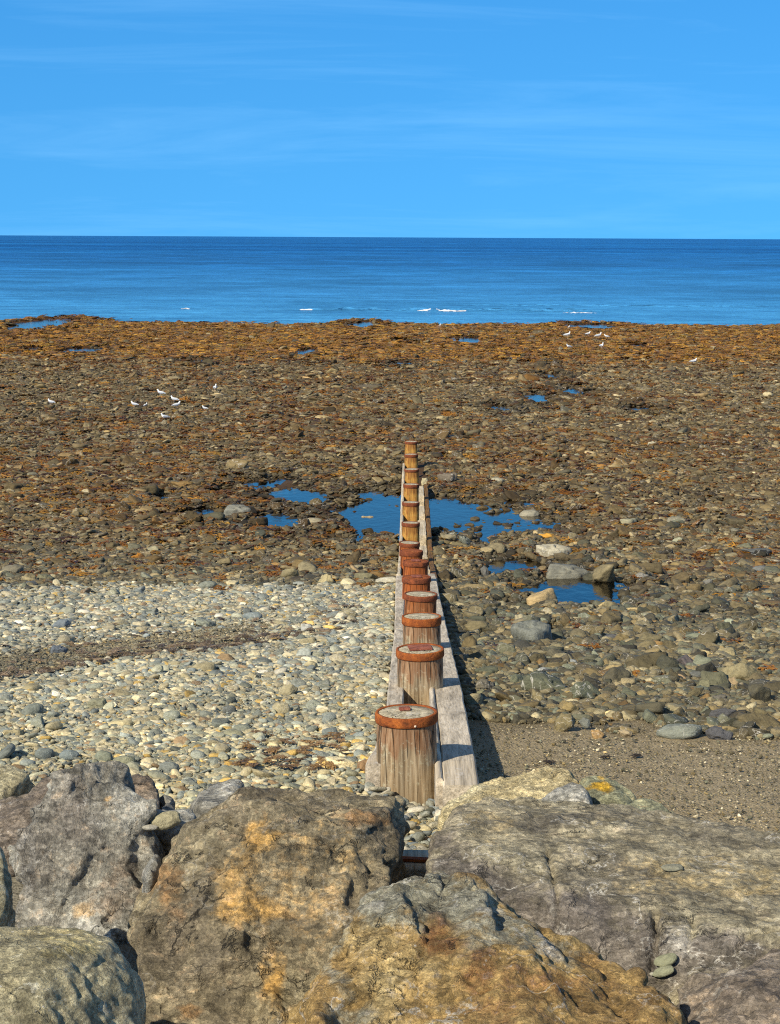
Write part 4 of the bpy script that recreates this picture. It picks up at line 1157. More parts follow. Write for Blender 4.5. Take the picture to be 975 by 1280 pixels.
# left side: silvered near timbers, bleached far one
plank('plank', LX, -0.03, 10.13, 18.0, 0.27, 0.40, M_plank_grey, 12.0)
plank('plank', LX, -0.05, 18.008, 26.2, 0.262, 0.40, M_plank_grey, 15.0)
plank('plank', LX, -0.12, 26.208, 46.3, 0.235, 0.40, M_plank_pale, 19.0)
# the landward end: a sawn stump of timber with a rusty strap, half buried between the boulders
q = at(507, 1074, 7.95)
V, Fc = loft([sq_ring(.165, .13, z, 5, 40, 5, .012) for z in (-.35, -.02, -.008, 0.0)])
st_ = obj('stump', mesh_np('stump', V, Fc), M_plank_pale, groyne); st_.location = tuple(np.array((q[0], q[1], q[2])) - GL)
for (bx, by, bw, bl) in ((-.075, -.055, .035, .06), (.055, -.03, .09, .022)):
    bm = bmesh.new(); bmesh.ops.create_cube(bm, size=1); bmesh.ops.scale(bm, vec=(bw * 2, bl * 2, .014), verts=bm.verts)
    bmesh.ops.bevel(bm, geom=bm.edges, offset=.004, segments=2, affect='EDGES')
    me = bpy.data.meshes.new('iron_strap'); bm.to_mesh(me); bm.free()
    so = obj('iron_strap', me, M_ring, st_); so.location = (bx, by, .009); so.rotation_euler = (0, 0, random.uniform(-.15, .15))

# ------------------------------------------------------------------ boulders
def poly_dist(PX, PY, line):
    d = np.full(PX.shape, 1e9)
    for (x0, y0), (x1, y1) in zip(line[:-1], line[1:]):
        vx, vy = x1 - x0, y1 - y0
        t = np.clip(((PX - x0) * vx + (PY - y0) * vy) / (vx * vx + vy * vy), 0, 1)
        d = np.minimum(d, np.hypot(PX - x0 - t * vx, PY - y0 - t * vy))
    return d

def _hull(Q):
    b = bmesh.new()
    for p in Q: b.verts.new(p)
    bmesh.ops.convex_hull(b, input=b.verts)
    out = np.array([v.co[:] for v in b.verts if v.link_faces]); b.free(); return out

def _cut(Q, nd_, sup):
    """points where the plane cuts the hull's edges"""
    b = bmesh.new()
    for p in Q: b.verts.new(p)
    bmesh.ops.convex_hull(b, input=b.verts)
    out = []
    for e in b.edges:
        p, q = np.array(e.verts[0].co), np.array(e.verts[1].co); a, c = p @ nd_ - sup, q @ nd_ - sup
        if a * c < 0: out.append(p + (q - p) * (a / (a - c)))
    b.free()
    return np.array(out) if out else np.zeros((0, 3))

def boulder(name, label, front, thick, mat, voxel=0.0105, round_=1, rough=(0.02, 0.016, 0.006), bed=None, blobs=(), cracks=(), floor=None, seed=0, cut=None, cat='boulder', shrink=0.8, facet=1.0, chips=12, jag=1.0, group='armour boulders above the beach'):
    """front: pixel outline and relief points with their distance; the rock is the solid hull of these, carried back by its own
    thickness and down to the ground, then weathered"""
    if cat == 'rock': jag *= .4; chips = 8
    A = np.array([at(*f) for f in front])
    cen = A.mean(0)
    pts = list(A)
    for a in A:
        d = (a - CAM_O); d /= np.linalg.norm(d)
        b = a + d * thick
        b = cen + d * thick + (b - cen - d * thick) * shrink
        b[2] -= 0.15 * thick
        pts.append(b)
    low = np.array(sorted(A, key=lambda v: v[2])[:max(3, len(A) // 2)])
    for a in low:
        gz_ = ground1(a[0], a[1]) - 0.15 if floor is None else EYE + floor
        b = cen + (a - cen) * 0.92
        for yy in (0.1, thick * 0.8):
            pts.append(np.array((b[0], b[1] + yy, min(gz_, a[2] - 0.05))))
    bm = bmesh.new()
    for p in pts: bm.verts.new(p)
    r = bmesh.ops.convex_hull(bm, input=bm.verts)
    rr_ = np.random.default_rng(100 + seed)
    HP = np.array([v.co[:] for v in bm.verts if v.link_faces])
    for _ in range(chips):
        nd_ = rr_.normal(size=3) + np.array((-.1, -.75, .45)); nd_ /= np.linalg.norm(nd_)
        sup = (HP @ nd_).max() - abs(rr_.normal(0.035, 0.022)) * min(1, thick / .6)
        HP = np.vstack([HP[HP @ nd_ <= sup], _cut(HP, nd_, sup)])
        HP = _hull(HP)
    bm.free(); bm = bmesh.new()
    for p in HP: bm.verts.new(p)
    r = bmesh.ops.convex_hull(bm, input=bm.verts)
    junk = [g for g in r['geom_interior'] if isinstance(g, bmesh.types.BMVert)] + [v for v in bm.verts if not v.link_faces]
    bmesh.ops.delete(bm, geom=list(set(junk)), context='VERTS')
    me = bpy.data.meshes.new(name); bm.to_mesh(me); bm.free()
    # break the hull up into flat, irregular fracture planes, first large, then small
    for vx_, ratio_, amp_ in ((0.055, 0.10, 0.030 * jag), (0.028, 0.16, 0.0085 * jag)):
        t_ = bpy.data.objects.new('tmp', me); C.objects.link(t_)
        r_ = t_.modifiers.new('r', 'REMESH'); r_.mode = 'VOXEL'; r_.voxel_size = vx_ * (voxel / .0105) ** 2
        d_ = t_.modifiers.new('d', 'DECIMATE'); d_.ratio = ratio_
        me = bpy.data.meshes.new_from_object(t_.evaluated_get(bpy.context.evaluated_depsgraph_get())); bpy.data.objects.remove(t_)
        m_ = len(me.vertices); c_ = np.empty(m_ * 3); me.vertices.foreach_get('co', c_); n_ = np.empty(m_ * 3); me.vertices.foreach_get('normal', n_)
        c_ = c_.reshape(-1, 3) + n_.reshape(-1, 3) * np.clip(rr_.normal(0, amp_, m_), -2 * amp_, 2 * amp_)[:, None] + rr_.normal(0, amp_ * .5, (m_, 3))
        me.vertices.foreach_set('co', c_.ravel()); me.update()
    tmp = bpy.data.objects.new('tmp', me); C.objects.link(tmp)
    cutters = []
    for cpts in (cut or []):
        bm = bmesh.new()
        for p in cpts: bm.verts.new(p)
        bmesh.ops.convex_hull(bm, input=bm.verts)
        cme = bpy.data.meshes.new('cut'); bm.to_mesh(cme); bm.free()
        co = bpy.data.objects.new('cut', cme); C.objects.link(co); cutters.append(co)
    rm = tmp.modifiers.new('r', 'REMESH'); rm.mode = 'VOXEL'; rm.voxel_size = voxel
    sm = tmp.modifiers.new('s', 'SMOOTH'); sm.iterations = round_; sm.factor = 0.5
    for co in cutters:
        bo = tmp.modifiers.new('b', 'BOOLEAN'); bo.operation = 'DIFFERENCE'; bo.object = co; bo.solver = 'EXACT'
        rm2 = tmp.modifiers.new('r2', 'REMESH'); rm2.mode = 'VOXEL'; rm2.voxel_size = voxel * 0.9
        sm2 = tmp.modifiers.new('s2', 'SMOOTH'); sm2.iterations = 2; sm2.factor = 0.5
    dg = bpy.context.evaluated_depsgraph_get()
    ev = bpy.data.meshes.new_from_object(tmp.evaluated_get(dg))
    bpy.data.objects.remove(tmp)
    for co in cutters: bpy.data.objects.remove(co)
    nv = len(ev.vertices)
    co_ = np.empty(nv * 3); ev.vertices.foreach_get('co', co_); V = co_.reshape(-1, 3)
    no_ = np.empty(nv * 3); ev.vertices.foreach_get('normal', no_); N = no_.reshape(-1, 3)
    q = V + seed * 5.3
    warp = np.stack([fbm(q * 2 + 3, 2), fbm(q * 2 + 11, 2), fbm(q * 2 + 23, 2)], 1) * 0.12
    d = rough[0] * fbm(q * 1.7, 3) + rough[1] * (ridged((q + warp) * 5.5, 3) - 0.6) + rough[2] * fbm(q * 26, 3)
    # broken facets, large and small
    w2 = warp * 0.5 + np.stack([perlin(q * 14), perlin(q * 14 + 9), perlin(q * 14 + 31)], 1) * 0.012
    d += facet * (0.05 * facets(q + w2, 0.13, seed + 3) * smooth(-.25, .05, fbm(q * 2.4 + 7, 2)) + 0.06 * facets(q + w2 * .5, 0.05, seed + 6))
    if bed is not None:
        bd_, amp, fr = np.array(bed[0], float), bed[1], bed[2]
        bd_ /= np.linalg.norm(bd_); s_ = (q + warp) @ bd_
        t_ = s_ * fr + 0.5 * fbm(q * 1.3, 2)
        saw = np.abs((t_ % 1) - 0.5) * 2
        d += amp * (saw - 0.5) * (0.5 + fbm(q * 2.2 + 5, 2))
    cv = np.abs(perlin((q + warp * 1.5) * np.array((1.6, 1.6, 2.6)) + 13)); cm_ = smooth(.0, .35, perlin(q * 1.9 + 51))
    d -= 0.022 * facet * np.exp(-(cv / 0.022) ** 2) * cm_
    cv = np.abs(perlin((q + warp) * np.array((4.2, 3.2, 5.5)) + 29)); cm_ = smooth(.05, .3, perlin(q * 3.1 + 71))
    d -= 0.010 * facet * np.exp(-(cv / 0.05) ** 2) * cm_
    PX, PY, _ = project(V)
    for (line, wpx, dep_) in cracks:
        nz = 5 * fbm(q * 9, 2)
        d -= dep_ * np.exp(-((poly_dist(PX + nz, PY + nz, line)) / wpx) ** 2)
    V = V + N * d[:, None]
    ed = np.empty(len(ev.edges) * 2, np.int32); ev.edges.foreach_get('vertices', ed); ed = ed.reshape(-1, 2)
    deg = np.bincount(ed.ravel(), minlength=nv)[:, None]
    for _ in range(1):
        acc = np.zeros_like(V)
        for k in range(3): acc[:, k] = np.bincount(ed[:, 0], V[ed[:, 1], k], nv) + np.bincount(ed[:, 1], V[ed[:, 0], k], nv)
        V = V * .55 + acc / deg * .45
    st = np.zeros((nv, 4), np.float32); st[:, 3] = 1
    nz = 22 * fbm(q * 4, 4)
    for (ch_, bx, by, rx, ry, amt) in blobs:
        rr = np.hypot((PX + nz - bx) / rx, (PY + nz - by) / ry)
        st[:, ch_] = np.maximum(st[:, ch_], amt * smooth(1.25, 0.35, rr))
    org = np.array((V[:, 0].mean(), V[:, 1].mean(), V[:, 2].min()))
    ev.vertices.foreach_set('co', (V - org).ravel())
    a = ev.color_attributes.new('stain', 'FLOAT_COLOR', 'POINT'); a.data.foreach_set('color', st.ravel())
    ev.polygons.foreach_set('use_smooth', np.ones(len(ev.polygons), bool)); ev.materials.clear(); ev.name = name; ev.update()
    o = obj(name, ev, mat, label=label, cat=cat, group=group)
    o.location = tuple(org)
    return o

R_purple = mat_rock('purple_slate', (0.261, 0.215, 0.165), (0.366, 0.317, 0.248), (0.150, 0.120, 0.094), stain=(0.408, 0.238, 0.074), stain2=(0.258, 0.165, 0.098), vein=.5, speck=.6)
R_layer = mat_rock('layered_grey_rock', (0.314, 0.295, 0.239), (0.427, 0.420, 0.364), (0.188, 0.164, 0.132), stain=(0.462, 0.277, 0.086), stain2=(0.231, 0.152, 0.092), vein=.5, speck=.6, bed=(3, 1, 1.4), bedrot=(.1, .3, .2))
R_ochre = mat_rock('ochre_stained_rock', (0.280, 0.232, 0.144), (0.369, 0.314, 0.192), (0.179, 0.150, 0.107), stain=(0.544, 0.317, 0.086), stain2=(0.367, 0.198, 0.074), vein=.3, speck=.15, scale=1.1)
R_moss = mat_rock('mossy_rock', (.52, .46, .28), (.70, .63, .42), (.25, .215, .12), stain=(.45, .37, .14), vein=.3, speck=.9, scale=1.7, bed=(1, 1, 4), bedrot=(.2, .5, 0), lichen=(.72, .68, .52))
#(0.422, 0.365, 0.176), (0.595, 0.516, 0.283), (0.204, 0.175, 0.085), stain=(0.449, 0.356, 0.110), vein=.3, speck=.9, scale=1.7, bed=(1, 1, 4), bedrot=(.2, .5, 0), lichen=(0.620, 0.620, 0.405))
R_gold = mat_rock('golden_rock', (0.437, 0.293, 0.111), (0.587, 0.449, 0.209), (0.232, 0.132, 0.052), stain=(0.258, 0.264, 0.209), stain2=(0.231, 0.099, 0.034), vein=.8, speck=.6, scale=1.5, bed=(1, 3, 1.5), bedrot=(.4, .3, .8))
R_slab = mat_rock('slab_rock', (0.358, 0.311, 0.203), (0.477, 0.429, 0.295), (0.213, 0.187, 0.140), stain=(0.571, 0.396, 0.135), stain2=(0.197, 0.172, 0.153), vein=.9, speck=.35, bed=(1.2, 4, 1), bedrot=(.1, .2, .35), vscale=3.4)
R_grey = mat_rock('grey_rock', (0.360, 0.350, 0.302), (0.511, 0.496, 0.426), (0.210, 0.204, 0.181), vein=.4, speck=.6)
R_yellow = mat_rock('yellow_crusted_rock', (.72, .60, .33), (.80, .72, .46), (.52, .42, .22), vein=.1, speck=.5, scale=2.0, stain=(.70, .38, .03), lichen=(.80, .74, .52))
R_green = mat_rock('green_rock', (0.391, 0.380, 0.225), (0.516, 0.501, 0.310), (0.251, 0.258, 0.169), stain=(0.620, 0.356, 0.012), vein=.4, speck=.3, scale=1.6)

# A: the dark boulder at the back left, its ridge against the shingle
boulder('boulder', 'dark purple-brown boulder at the back left with a humped ridge against the shingle',
        [(-40, 1020, 8.7), (0, 1004, 8.8), (32, 975, 8.9), (62, 960, 9.0), (110, 956, 9.0), (165, 962, 9.0), (190, 985, 8.9), (206, 1006, 8.8), (205, 1030, 8.6), (120, 1010, 8.4), (20, 1060, 8.2), (-40, 1090, 8.2)],
        .55, R_purple, rough=(.022, .018, .006), seed=1, blobs=[(1, 120, 975, 90, 30, .5)])
boulder('boulder', 'tall grey-purple boulder of tilted layers with one small orange lichen spot, between left boulders',
        [(28, 1003, 7.95), (60, 988, 8.05), (120, 972, 8.15), (158, 970, 8.2), (178, 992, 8.1), (182, 1040, 7.9), (184, 1088, 7.75), (188, 1130, 7.65), (180, 1200, 7.4), (60, 1190, 7.35), (0, 1160, 7.45), (8, 1110, 7.65), (100, 1050, 7.78), (80, 1130, 7.5), (46, 1000, 7.93)],
        .7, R_layer, jag=1.35, rough=(.010, .012, .005), seed=2, round_=1, bed=((.93, .25, -.35), .013, 5.0),
        blobs=[(0, 137, 1001, 6, 6, 1.0), (2, 38, 1090, 7, 80, .55), (1, 150, 1110, 50, 60, .5), (0, 100, 1135, 18, 12, .5), (2, 130, 1035, 14, 10, .5)],
        cracks=[([(56, 1066), (68, 1074)], 2.0, .012), ([(130, 1060), (95, 1100), (78, 1150)], 3, .010), ([(130, 1058), (182, 1064)], 3, .010)])
boulder('boulder', 'massive ochre-stained boulder with a broad flat face, left of the gap below the nearest post',
        [(184, 1085, 7.45), (193, 1062, 7.5), (214, 1035, 7.55), (250, 1011, 7.62), (300, 1001, 7.66), (335, 1002, 7.7), (360, 1012, 7.62), (400, 1012, 7.62), (445, 1004, 7.7), (500, 990, 7.85), (505, 995, 7.8), (498, 1040, 7.45), (487, 1096, 7.2),
         (455, 1125, 7.05), (420, 1175, 6.9), (370, 1390, 6.3), (190, 1390, 6.3), (172, 1280, 6.6), (170, 1200, 6.85), (168, 1150, 7.05), (300, 1030, 7.38), (440, 1035, 7.36), (320, 1180, 6.82)],
        .7, R_ochre, rough=(.022, .018, .006), seed=3, round_=1,
        blobs=[(0, 330, 1050, 36, 24, .85), (0, 410, 1060, 46, 34, .45), (0, 300, 1100, 40, 50, .6), (0, 335, 1215, 22, 40, 1.0), (0, 310, 1140, 60, 24, .8), (0, 380, 1130, 80, 70, .3), (1, 215, 1110, 26, 35, .8), (1, 455, 1020, 45, 14, .8), (1, 240, 1265, 20, 14, .8), (0, 355, 1265, 30, 20, .5)],
        cracks=[([(270, 1082), (300, 1074), (320, 1062)], 5, .022), ([(362, 1030), (368, 1090), (362, 1150)], 2.4, .012), ([(230, 1235), (262, 1250), (285, 1272)], 2.4, .018), ([(318, 1280), (335, 1255)], 3, .02), ([(255, 1060), (275, 1085)], 4, .012)])
boulder('boulder', 'rounded mossy speckled boulder in the bottom left corner',
        [(-60, 1165, 5.55), (0, 1157, 5.6), (60, 1156, 5.62), (112, 1162, 5.58), (146, 1185, 5.5), (166, 1218, 5.4), (176, 1260, 5.3), (178, 1330, 5.1), (60, 1340, 4.8), (-60, 1340, 4.8), (60, 1200, 5.15), (0, 1240, 4.98), (140, 1240, 5.2)],
        .7, R_moss, rough=(.02, .010, .006), seed=4, round_=10, facet=.35, chips=5, jag=.35, blobs=[(0, 80, 1180, 50, 20, .6)])
boulder('boulder', 'golden-brown quartz-veined boulder with a grey-green upper edge, at bottom centre',
        [(360, 1290, 5.75), (392, 1225, 5.9), (420, 1172, 6.05), (452, 1122, 6.2), (490, 1093, 6.35), (520, 1086, 6.4), (548, 1091, 6.38), (580, 1104, 6.32), (640, 1148, 6.2), (700, 1186, 6.05), (760, 1210, 5.95), (812, 1236, 5.85), (850, 1290, 5.65), (820, 1420, 5.0), (360, 1420, 5.1), (520, 1150, 6.0), (600, 1200, 5.85)],
        .7, R_gold, rough=(.022, .022, .008), seed=5, round_=1, bed=((.7, .2, .7), .008, 7),
        blobs=[(0, 490, 1122, 76, 34, 1.2), (0, 570, 1135, 80, 40, 1.2), (0, 640, 1165, 50, 26, .9), (0, 600, 1170, 40, 30, .8), (0, 420, 1190, 14, 60, .8), (0, 700, 1195, 40, 14, .6), (0, 430, 1262, 40, 22, .8), (1, 545, 1175, 40, 20, .9), (1, 600, 1215, 40, 40, .8), (1, 690, 1240, 80, 35, .6), (2, 680, 1180, 20, 10, .9), (2, 620, 1150, 30, 8, .6), (2, 470, 1130, 18, 8, .6), (1, 610, 1270, 60, 20, .6)],
        cracks=[([(440, 1160), (520, 1145), (600, 1190), (660, 1190)], 4, .016)])
boulder('boulder', 'huge flat-topped grey-brown slab on the right with a pale pitted wedge in its front',
        [(530, 1062, 7.35), (538, 1035, 7.6), (552, 1014, 7.85), (590, 1004, 8.0), (650, 1002, 8.08), (720, 1003, 8.1), (800, 1012, 8.0), (870, 1027, 7.9), (930, 1038, 7.8), (1000, 1052, 7.65), (1080, 1066, 7.5), (1080, 1185, 6.6), (1000, 1166, 6.75), (960, 1160, 6.8), (860, 1138, 6.92), (760, 1122, 7.0), (690, 1112, 7.08), (600, 1078, 7.2),
         (534, 1100, 7.2), (590, 1125, 7.05), (640, 1165, 6.9), (700, 1200, 6.75), (800, 1245, 6.6), (960, 1240, 6.55), (1080, 1260, 6.3)],
        .5, R_slab, jag=.5, facet=.8, rough=(.010, .012, .006), seed=6, round_=1, bed=((.1, .3, 1), .006, 9), floor=-3.2,
        blobs=[(0, 860, 1090, 120, 24, .36), (0, 950, 1110, 60, 22, .45), (0, 620, 1035, 60, 16, .25), (1, 560, 1085, 50, 50, 1.0), (1, 630, 1130, 70, 48, 1.0), (1, 740, 1175, 80, 52, 1.1), (1, 690, 1150, 60, 40, 1.0), (1, 900, 1195, 90, 40, 1.2), (1, 820, 1200, 60, 60, 1.2), (1, 600, 1120, 60, 50, 1.3), (1, 720, 1165, 90, 46, 1.3), (1, 780, 1200, 60, 50, 1.3), (2, 842, 1172, 24, 36, .62), (2, 690, 1085, 4, 26, .5), (2, 700, 1150, 4, 26, .5)],
        cracks=[([(820, 1142), (814, 1180), (812, 1216)], 4.0, .06), ([(866, 1148), (862, 1200)], 3, .02), ([(683, 1062), (690, 1090), (696, 1125), (700, 1170)], 3.2, .03), ([(905, 1200), (940, 1165), (975, 1160)], 4, .02), ([(706, 1120), (700, 1170)], 1.6, .01)])
boulder('boulder', 'purple-grey layered boulder in the bottom right corner',
        [(832, 1262, 6.15), (846, 1242, 6.25), (872, 1219, 6.3), (920, 1196, 6.36), (975, 1174, 6.4), (1060, 1165, 6.35), (1060, 1330, 5.6), (850, 1330, 5.75), (930, 1235, 6.1), (1000, 1215, 6.15)],
        .5, R_purple, rough=(.022, .016, .005), seed=7, round_=1, bed=((-.5, .3, .8), .012, 9), blobs=[(2, 900, 1205, 30, 8, .5)],
        cracks=[([(840, 1240), (850, 1270), (856, 1290)], 3, .02), ([(920, 1262), (975, 1255)], 3, .014), ([(930, 1280), (980, 1285)], 3, .014)])
# smaller rocks among the big ones
boulder('rock', 'pale yellow crusted rock sitting against the end of the groyne', [(548, 1012, 9.0), (565, 992, 9.15), (610, 976, 9.3), (660, 964, 9.4), (700, 961, 9.42), (722, 968, 9.4), (735, 985, 9.25), (720, 1010, 9.0), (620, 1015, 8.9)],
        .4, R_yellow, voxel=.011, rough=(.02, .014, .008), seed=8, round_=6, cat='rock', group='smaller rocks among the boulders')
boulder('rock', 'greenish rock with bright orange lichen, behind the big right slab', [(724, 970, 9.1), (745, 966, 9.12), (770, 976, 9.1), (792, 992, 9.0), (805, 1020, 8.8), (730, 1020, 8.8), (724, 990, 8.95)],
        .4, R_green, voxel=.011, rough=(.02, .010, .005), seed=9, round_=6, blobs=[(0, 746, 980, 12, 12, 1.2), (0, 738, 992, 8, 6, 1.0)], cat='rock', group='smaller rocks among the boulders')
boulder('rock', 'small slate-grey rock in front of the yellow crusted rock', [(676, 1004, 8.75), (692, 982, 8.8), (712, 974, 8.82), (730, 984, 8.8), (740, 1004, 8.75), (736, 1018, 8.6), (680, 1018, 8.6)],
        .25, R_grey, voxel=.01, rough=(.015, .010, .004), seed=10, round_=1, cat='rock', group='smaller rocks among the boulders')
boulder('rock', 'smooth pale green rock behind the right end of the big slab', [(775, 1010, 8.6), (800, 998, 8.7), (825, 998, 8.7), (852, 1022, 8.55), (852, 1036, 8.4), (780, 1030, 8.4)],
        .3, R_green, voxel=.011, rough=(.012, .006, .003), seed=11, round_=6, cat='rock', group='smaller rocks among the boulders')
boulder('rock', 'light grey blocky rock behind the ochre boulder', [(234, 1000, 8.75), (252, 984, 8.9), (275, 974, 9.0), (298, 976, 8.98), (306, 985, 8.9), (304, 1000, 8.7), (260, 1014, 8.5), (238, 1010, 8.6)],
        .3, R_grey, voxel=.011, rough=(.015, .008, .004), seed=12, round_=1, blobs=[(2, 270, 985, 30, 10, .5)], cat='rock', group='smaller rocks among the boulders')
boulder('rock', 'dark grey rock leaning beside the left boulder\'s ridge', [(196, 990, 8.8), (205, 984, 8.85), (216, 990, 8.8), (224, 1006, 8.7), (215, 1014, 8.6), (200, 1008, 8.6)],
        .25, R_grey, voxel=.01, rough=(.01, .006, .003), seed=13, round_=1, cat='rock', group='smaller rocks among the boulders')
boulder('rock', 'flat bluish rock lying between the layered boulder and the ochre boulder', [(168, 1012, 8.3), (200, 1006, 8.4), (240, 1012, 8.35), (246, 1022, 8.2), (205, 1034, 8.05), (172, 1028, 8.1)],
        .25, R_grey, voxel=.01, rough=(.01, .006, .003), seed=14, round_=1, cat='rock', group='smaller rocks among the boulders')
boulder('rock', 'grey-blue splinter of rock against the left side of the ochre boulder', [(180, 1090, 7.5), (186, 1070, 7.6), (198, 1050, 7.7), (203, 1060, 7.6), (194, 1088, 7.4), (184, 1112, 7.3)],
        .25, R_grey, voxel=.01, rough=(.01, .006, .003), seed=15, round_=1, cat='rock', group='smaller rocks among the boulders')
boulder('rock', 'mossy grey-green rock at the left edge, behind the dark humped boulder', [(-30, 965, 9.4), (0, 950, 9.5), (22, 954, 9.5), (40, 962, 9.4), (30, 975, 9.2), (-30, 1000, 9.0)],
        .35, R_moss, voxel=.011, rough=(.012, .008, .004), seed=16, round_=5, cat='rock', group='smaller rocks among the boulders')
boulder('rock', 'olive round rock at the left edge above the mossy boulder', [(-30, 1060, 6.7), (-8, 1050, 6.75), (6, 1062, 6.7), (8, 1090, 6.6), (3, 1120, 6.5), (-30, 1130, 6.4)],
        .3, R_moss, voxel=.011, rough=(.012, .008, .004), seed=17, round_=8, cat='rock', group='smaller rocks among the boulders')
# loose stones resting on or between the boulders (each a stone of its own)
from mathutils.bvhtree import BVHTree
bpy.context.view_layer.update()
TREES = []
for o_ in bpy.data.objects:
    if o_.name.split('.')[0] in ('boulder', 'rock') and o_.type == 'MESH':
        me_ = o_.data; TREES.append(BVHTree.FromPolygons([o_.matrix_world @ v.co for v in me_.vertices], [p.vertices[:] for p in me_.polygons]))
def cast(px, py):
    d = Vector(ray(px, py)).normalized(); best = None
    for t_ in TREES:
        h = t_.ray_cast(Vector(CAM_O), d)
        if h[0] is not None and (best is None or h[3] < best[3]): best = h
    return best
def rest(px, py, D, wpx, hpx, col, kind, lab, k, tilt=(0.1, 0), rz=0.0, flat=None):
    q = at(px, py, D); h_ = cast(px, py + hpx * 0.45)
    if D < 7.8 and h_: q = np.array(h_[0] + Vector((0, 0, hpx / F_PX * D * 0.42)))
    sc = F_PX / math.hypot(D, EYE - q[2]); sx = wpx / 2 / sc
    o = stone_obj(q[0], q[1], q[2], sx, sx * .75, (flat or .8) * sx, rz, tilt, col, kind, k)
    o.name = 'loose_stone'
    o['label'] = lab; o['group'] = 'loose stones on the boulders'
    return o
rest(840, 1084, 7.27, 27, 8, (.30, .29, .22), 'pebble', 'single flat pale pebble lying on top of the huge right slab', 0, (.05, 0), .1, .55)
rest(832, 1199, 6.74, 30, 18, (.25, .26, .18), 'pebble', 'upper of two flat greenish pebbles resting at the foot of the pale wedge', 1, (.55, -.35), -.3, .6)
rest(829, 1213, 6.70, 28, 18, (.27, .28, .20), 'pebble', 'lower of two flat greenish pebbles resting at the foot of the pale wedge', 2, (.5, -.4), -.3, .6)
rest(817, 1217, 6.71, 10, 10, (.5, .49, .42), 'pebble', 'tiny whitish pebble beside the greenish pair at the foot of the pale wedge', 3, (.2, 0), 0, .9)
rest(207, 1026, 8.0, 38, 24, (.42, .38, .25), 'pebble', 'smooth tan cobble resting behind the ochre boulder', 0, (.1, -.2), .2, 1.2)
rest(188, 1034, 7.95, 22, 8, (.52, .49, .42), 'pebble', 'whitish flat stone tucked left of the smooth tan cobble', 1, (.05, .1), .4, .6)

# ------------------------------------------------------------------ seaweed scraps on the sand
M_scrap = mat_plain('dark_wrack', (.035, .025, .015), .7)
def scrap(px, py, wpx, lab, seed):
    q = hit(px, py); sc = F_PX / q[1]; s = wpx / sc
    me = bpy.data.meshes.get('weed_%02d' % (seed % 5)).copy(); me.materials.clear()
    o = obj('seaweed_scrap', me, M_scrap, label=lab, cat='seaweed', group='seaweed scraps on the sand')
    o.location = (q[0], q[1], ground1(q[0], q[1]) + .004); o.scale = (s * .7, s * .5, s * .35); o.rotation_euler = (0, 0, seed)
scrap(795, 945, 20, 'dark scrap of seaweed standing up on the sand below the arched stone', 1)
scrap(686, 953, 22, 'flat dark scrap of seaweed on the sand near the groyne shadow', 2)
scrap(757, 947, 18, 'thin brown scrap of seaweed on the sand left of the upright scrap', 3)

# ------------------------------------------------------------------ gulls
M_white, M_wing, M_bill, M_leg = mat_plain('gull_white', (.8, .8, .78)), mat_plain('gull_grey', (.48, .50, .52)), mat_plain('gull_bill', (.6, .4, .06)), mat_plain('gull_leg', (.55, .38, .28))
def ell(bm, c, s, rot=(0, 0, 0), seg=16):
    r = bmesh.ops.create_uvsphere(bm, u_segments=seg, v_segments=10, radius=1)
    m = Matrix.Translation(c) @ Euler(rot).to_matrix().to_4x4() @ Matrix.Diagonal((*s, 1))
    bmesh.ops.transform(bm, matrix=m, verts=r['verts'])
def to_obj(bm, name, mat, parent=None, remesh=0):
    me = bpy.data.meshes.new(name); bm.to_mesh(me); bm.free()
    if remesh:
        t_ = bpy.data.objects.new('t', me); C.objects.link(t_)
        r_ = t_.modifiers.new('r', 'REMESH'); r_.mode = 'VOXEL'; r_.voxel_size = remesh
        s_ = t_.modifiers.new('s', 'SMOOTH'); s_.iterations = 4
        me = bpy.data.meshes.new_from_object(t_.evaluated_get(bpy.context.evaluated_depsgraph_get())); bpy.data.objects.remove(t_)
    me.polygons.foreach_set('use_smooth', [True] * len(me.polygons)); me.materials.clear()
    return obj(name, me, mat, parent)
bm = bmesh.new()      # facing +X, feet at z = 0
ell(bm, (0, 0, .17), (.17, .075, .08), (0, -.22, 0)); ell(bm, (.13, 0, .24), (.05, .042, .085), (0, .35, 0)); ell(bm, (.165, 0, .315), (.05, .04, .04)); ell(bm, (-.19, 0, .12), (.10, .035, .016), (0, -.15, 0))
gull0 = to_obj(bm, 'gull', M_white, None, .011)
for s in (-1, 1):
    bm = bmesh.new(); ell(bm, (-.045, s * .066, .18), (.17, .018, .055), (0, -.16, s * .10)); ell(bm, (-.20, s * .04, .145), (.09, .010, .018), (0, -.1, s * .1))
    to_obj(bm, 'wing', M_wing, gull0)
    bm = bmesh.new(); bmesh.ops.create_cone(bm, cap_ends=True, segments=8, radius1=.007, radius2=.007, depth=.11)
    bmesh.ops.translate(bm, vec=(.01, s * .03, .055), verts=bm.verts); ell(bm, (.035, s * .03, .006), (.035, .02, .006))
    to_obj(bm, 'leg', M_leg, gull0)
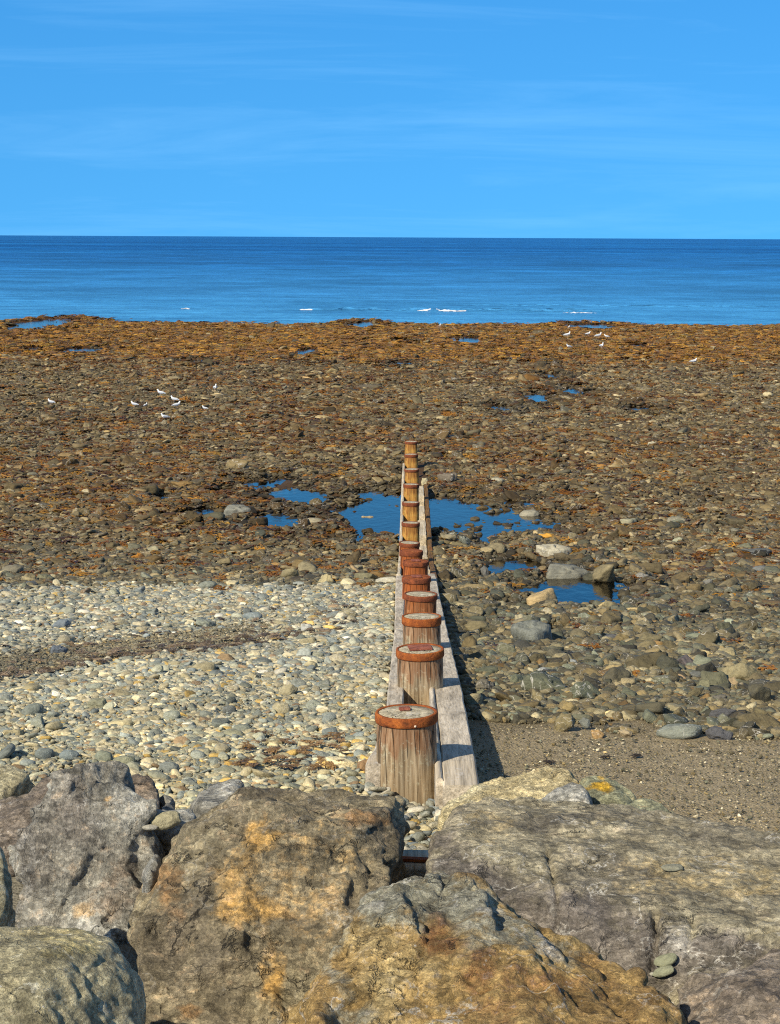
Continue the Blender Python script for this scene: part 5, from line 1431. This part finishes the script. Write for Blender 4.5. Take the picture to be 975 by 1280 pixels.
bm = bmesh.new(); bmesh.ops.create_cone(bm, cap_ends=True, segments=10, radius1=.014, radius2=.003, depth=.06, matrix=Matrix.Translation((.235, 0, .308)) @ Matrix.Rotation(R(94), 4, 'Y'))
to_obj(bm, 'bill', M_bill, gull0)
GULLS = [(64, 508, 1, 'white gull standing alone furthest left on the rubble'), (168, 511, 1, 'white gull left of the left-hand flock, level with its middle birds'), (201, 497, 1.15, 'white gull at the head of the left-hand flock, side-on'),
         (182, 511, .7, 'small pale gull sitting low between two of the left-hand flock'), (218, 505, 1.1, 'white gull standing just behind another in the left-hand flock'), (221, 512, 1.1, 'white gull just in front of its neighbour in the left-hand flock'),
         (206, 527, 1.1, 'white gull nearest the viewer in the left-hand flock'), (269, 491, 1.3, 'white gull standing tall on the right of the left-hand flock'), (256, 515, .75, 'small gull low among stones at the right of the left-hand flock'),
         (709, 424, 1.3, 'white gull at the left of the row standing on far seaweed'), (735, 422, 1.0, 'second white gull along the row on far seaweed'), (748, 425, 1.3, 'third white gull along the row on far seaweed, leaning forward'),
         (758, 425, .9, 'smaller white gull ending the row on far seaweed'), (711, 438, 1.0, 'white gull below the left end of the seaweed row'), (752, 438, 1.3, 'white gull below the right end of the seaweed row, side-on'),
         (867, 457, 1.15, 'white gull standing alone out on the right-hand rubble'), (711, 413, .7, 'small white gull beyond the row, near the water'), (550, 411, .8, 'white gull alone on the seaweed beyond the posts')]
def place_gull(o, px, py, k, lab, i):
    q = hit(px, py); z_ = ground1(q[0], q[1]); s_ = k * 0.66 * (q[1] / 75) ** 0.5
    o.location = (q[0], q[1], z_ + .08 * (q[1] / 75)); o.scale = (s_, s_, s_); o.rotation_euler = (0, 0, random.choice((0.3, 2.9, -.5, 3.5, -1.2, 1.0)))
    o['label'] = lab; o['category'] = 'gull'; o['group'] = 'gulls standing on the beach'
kids = list(gull0.children)
for i, (px, py, k, lab) in enumerate(GULLS):
    if i == 0: o = gull0
    else:
        o = gull0.copy(); C.objects.link(o)
        for ch in kids:
            c = ch.copy(); C.objects.link(c); c.parent = o
    place_gull(o, px, py, k, lab, i)
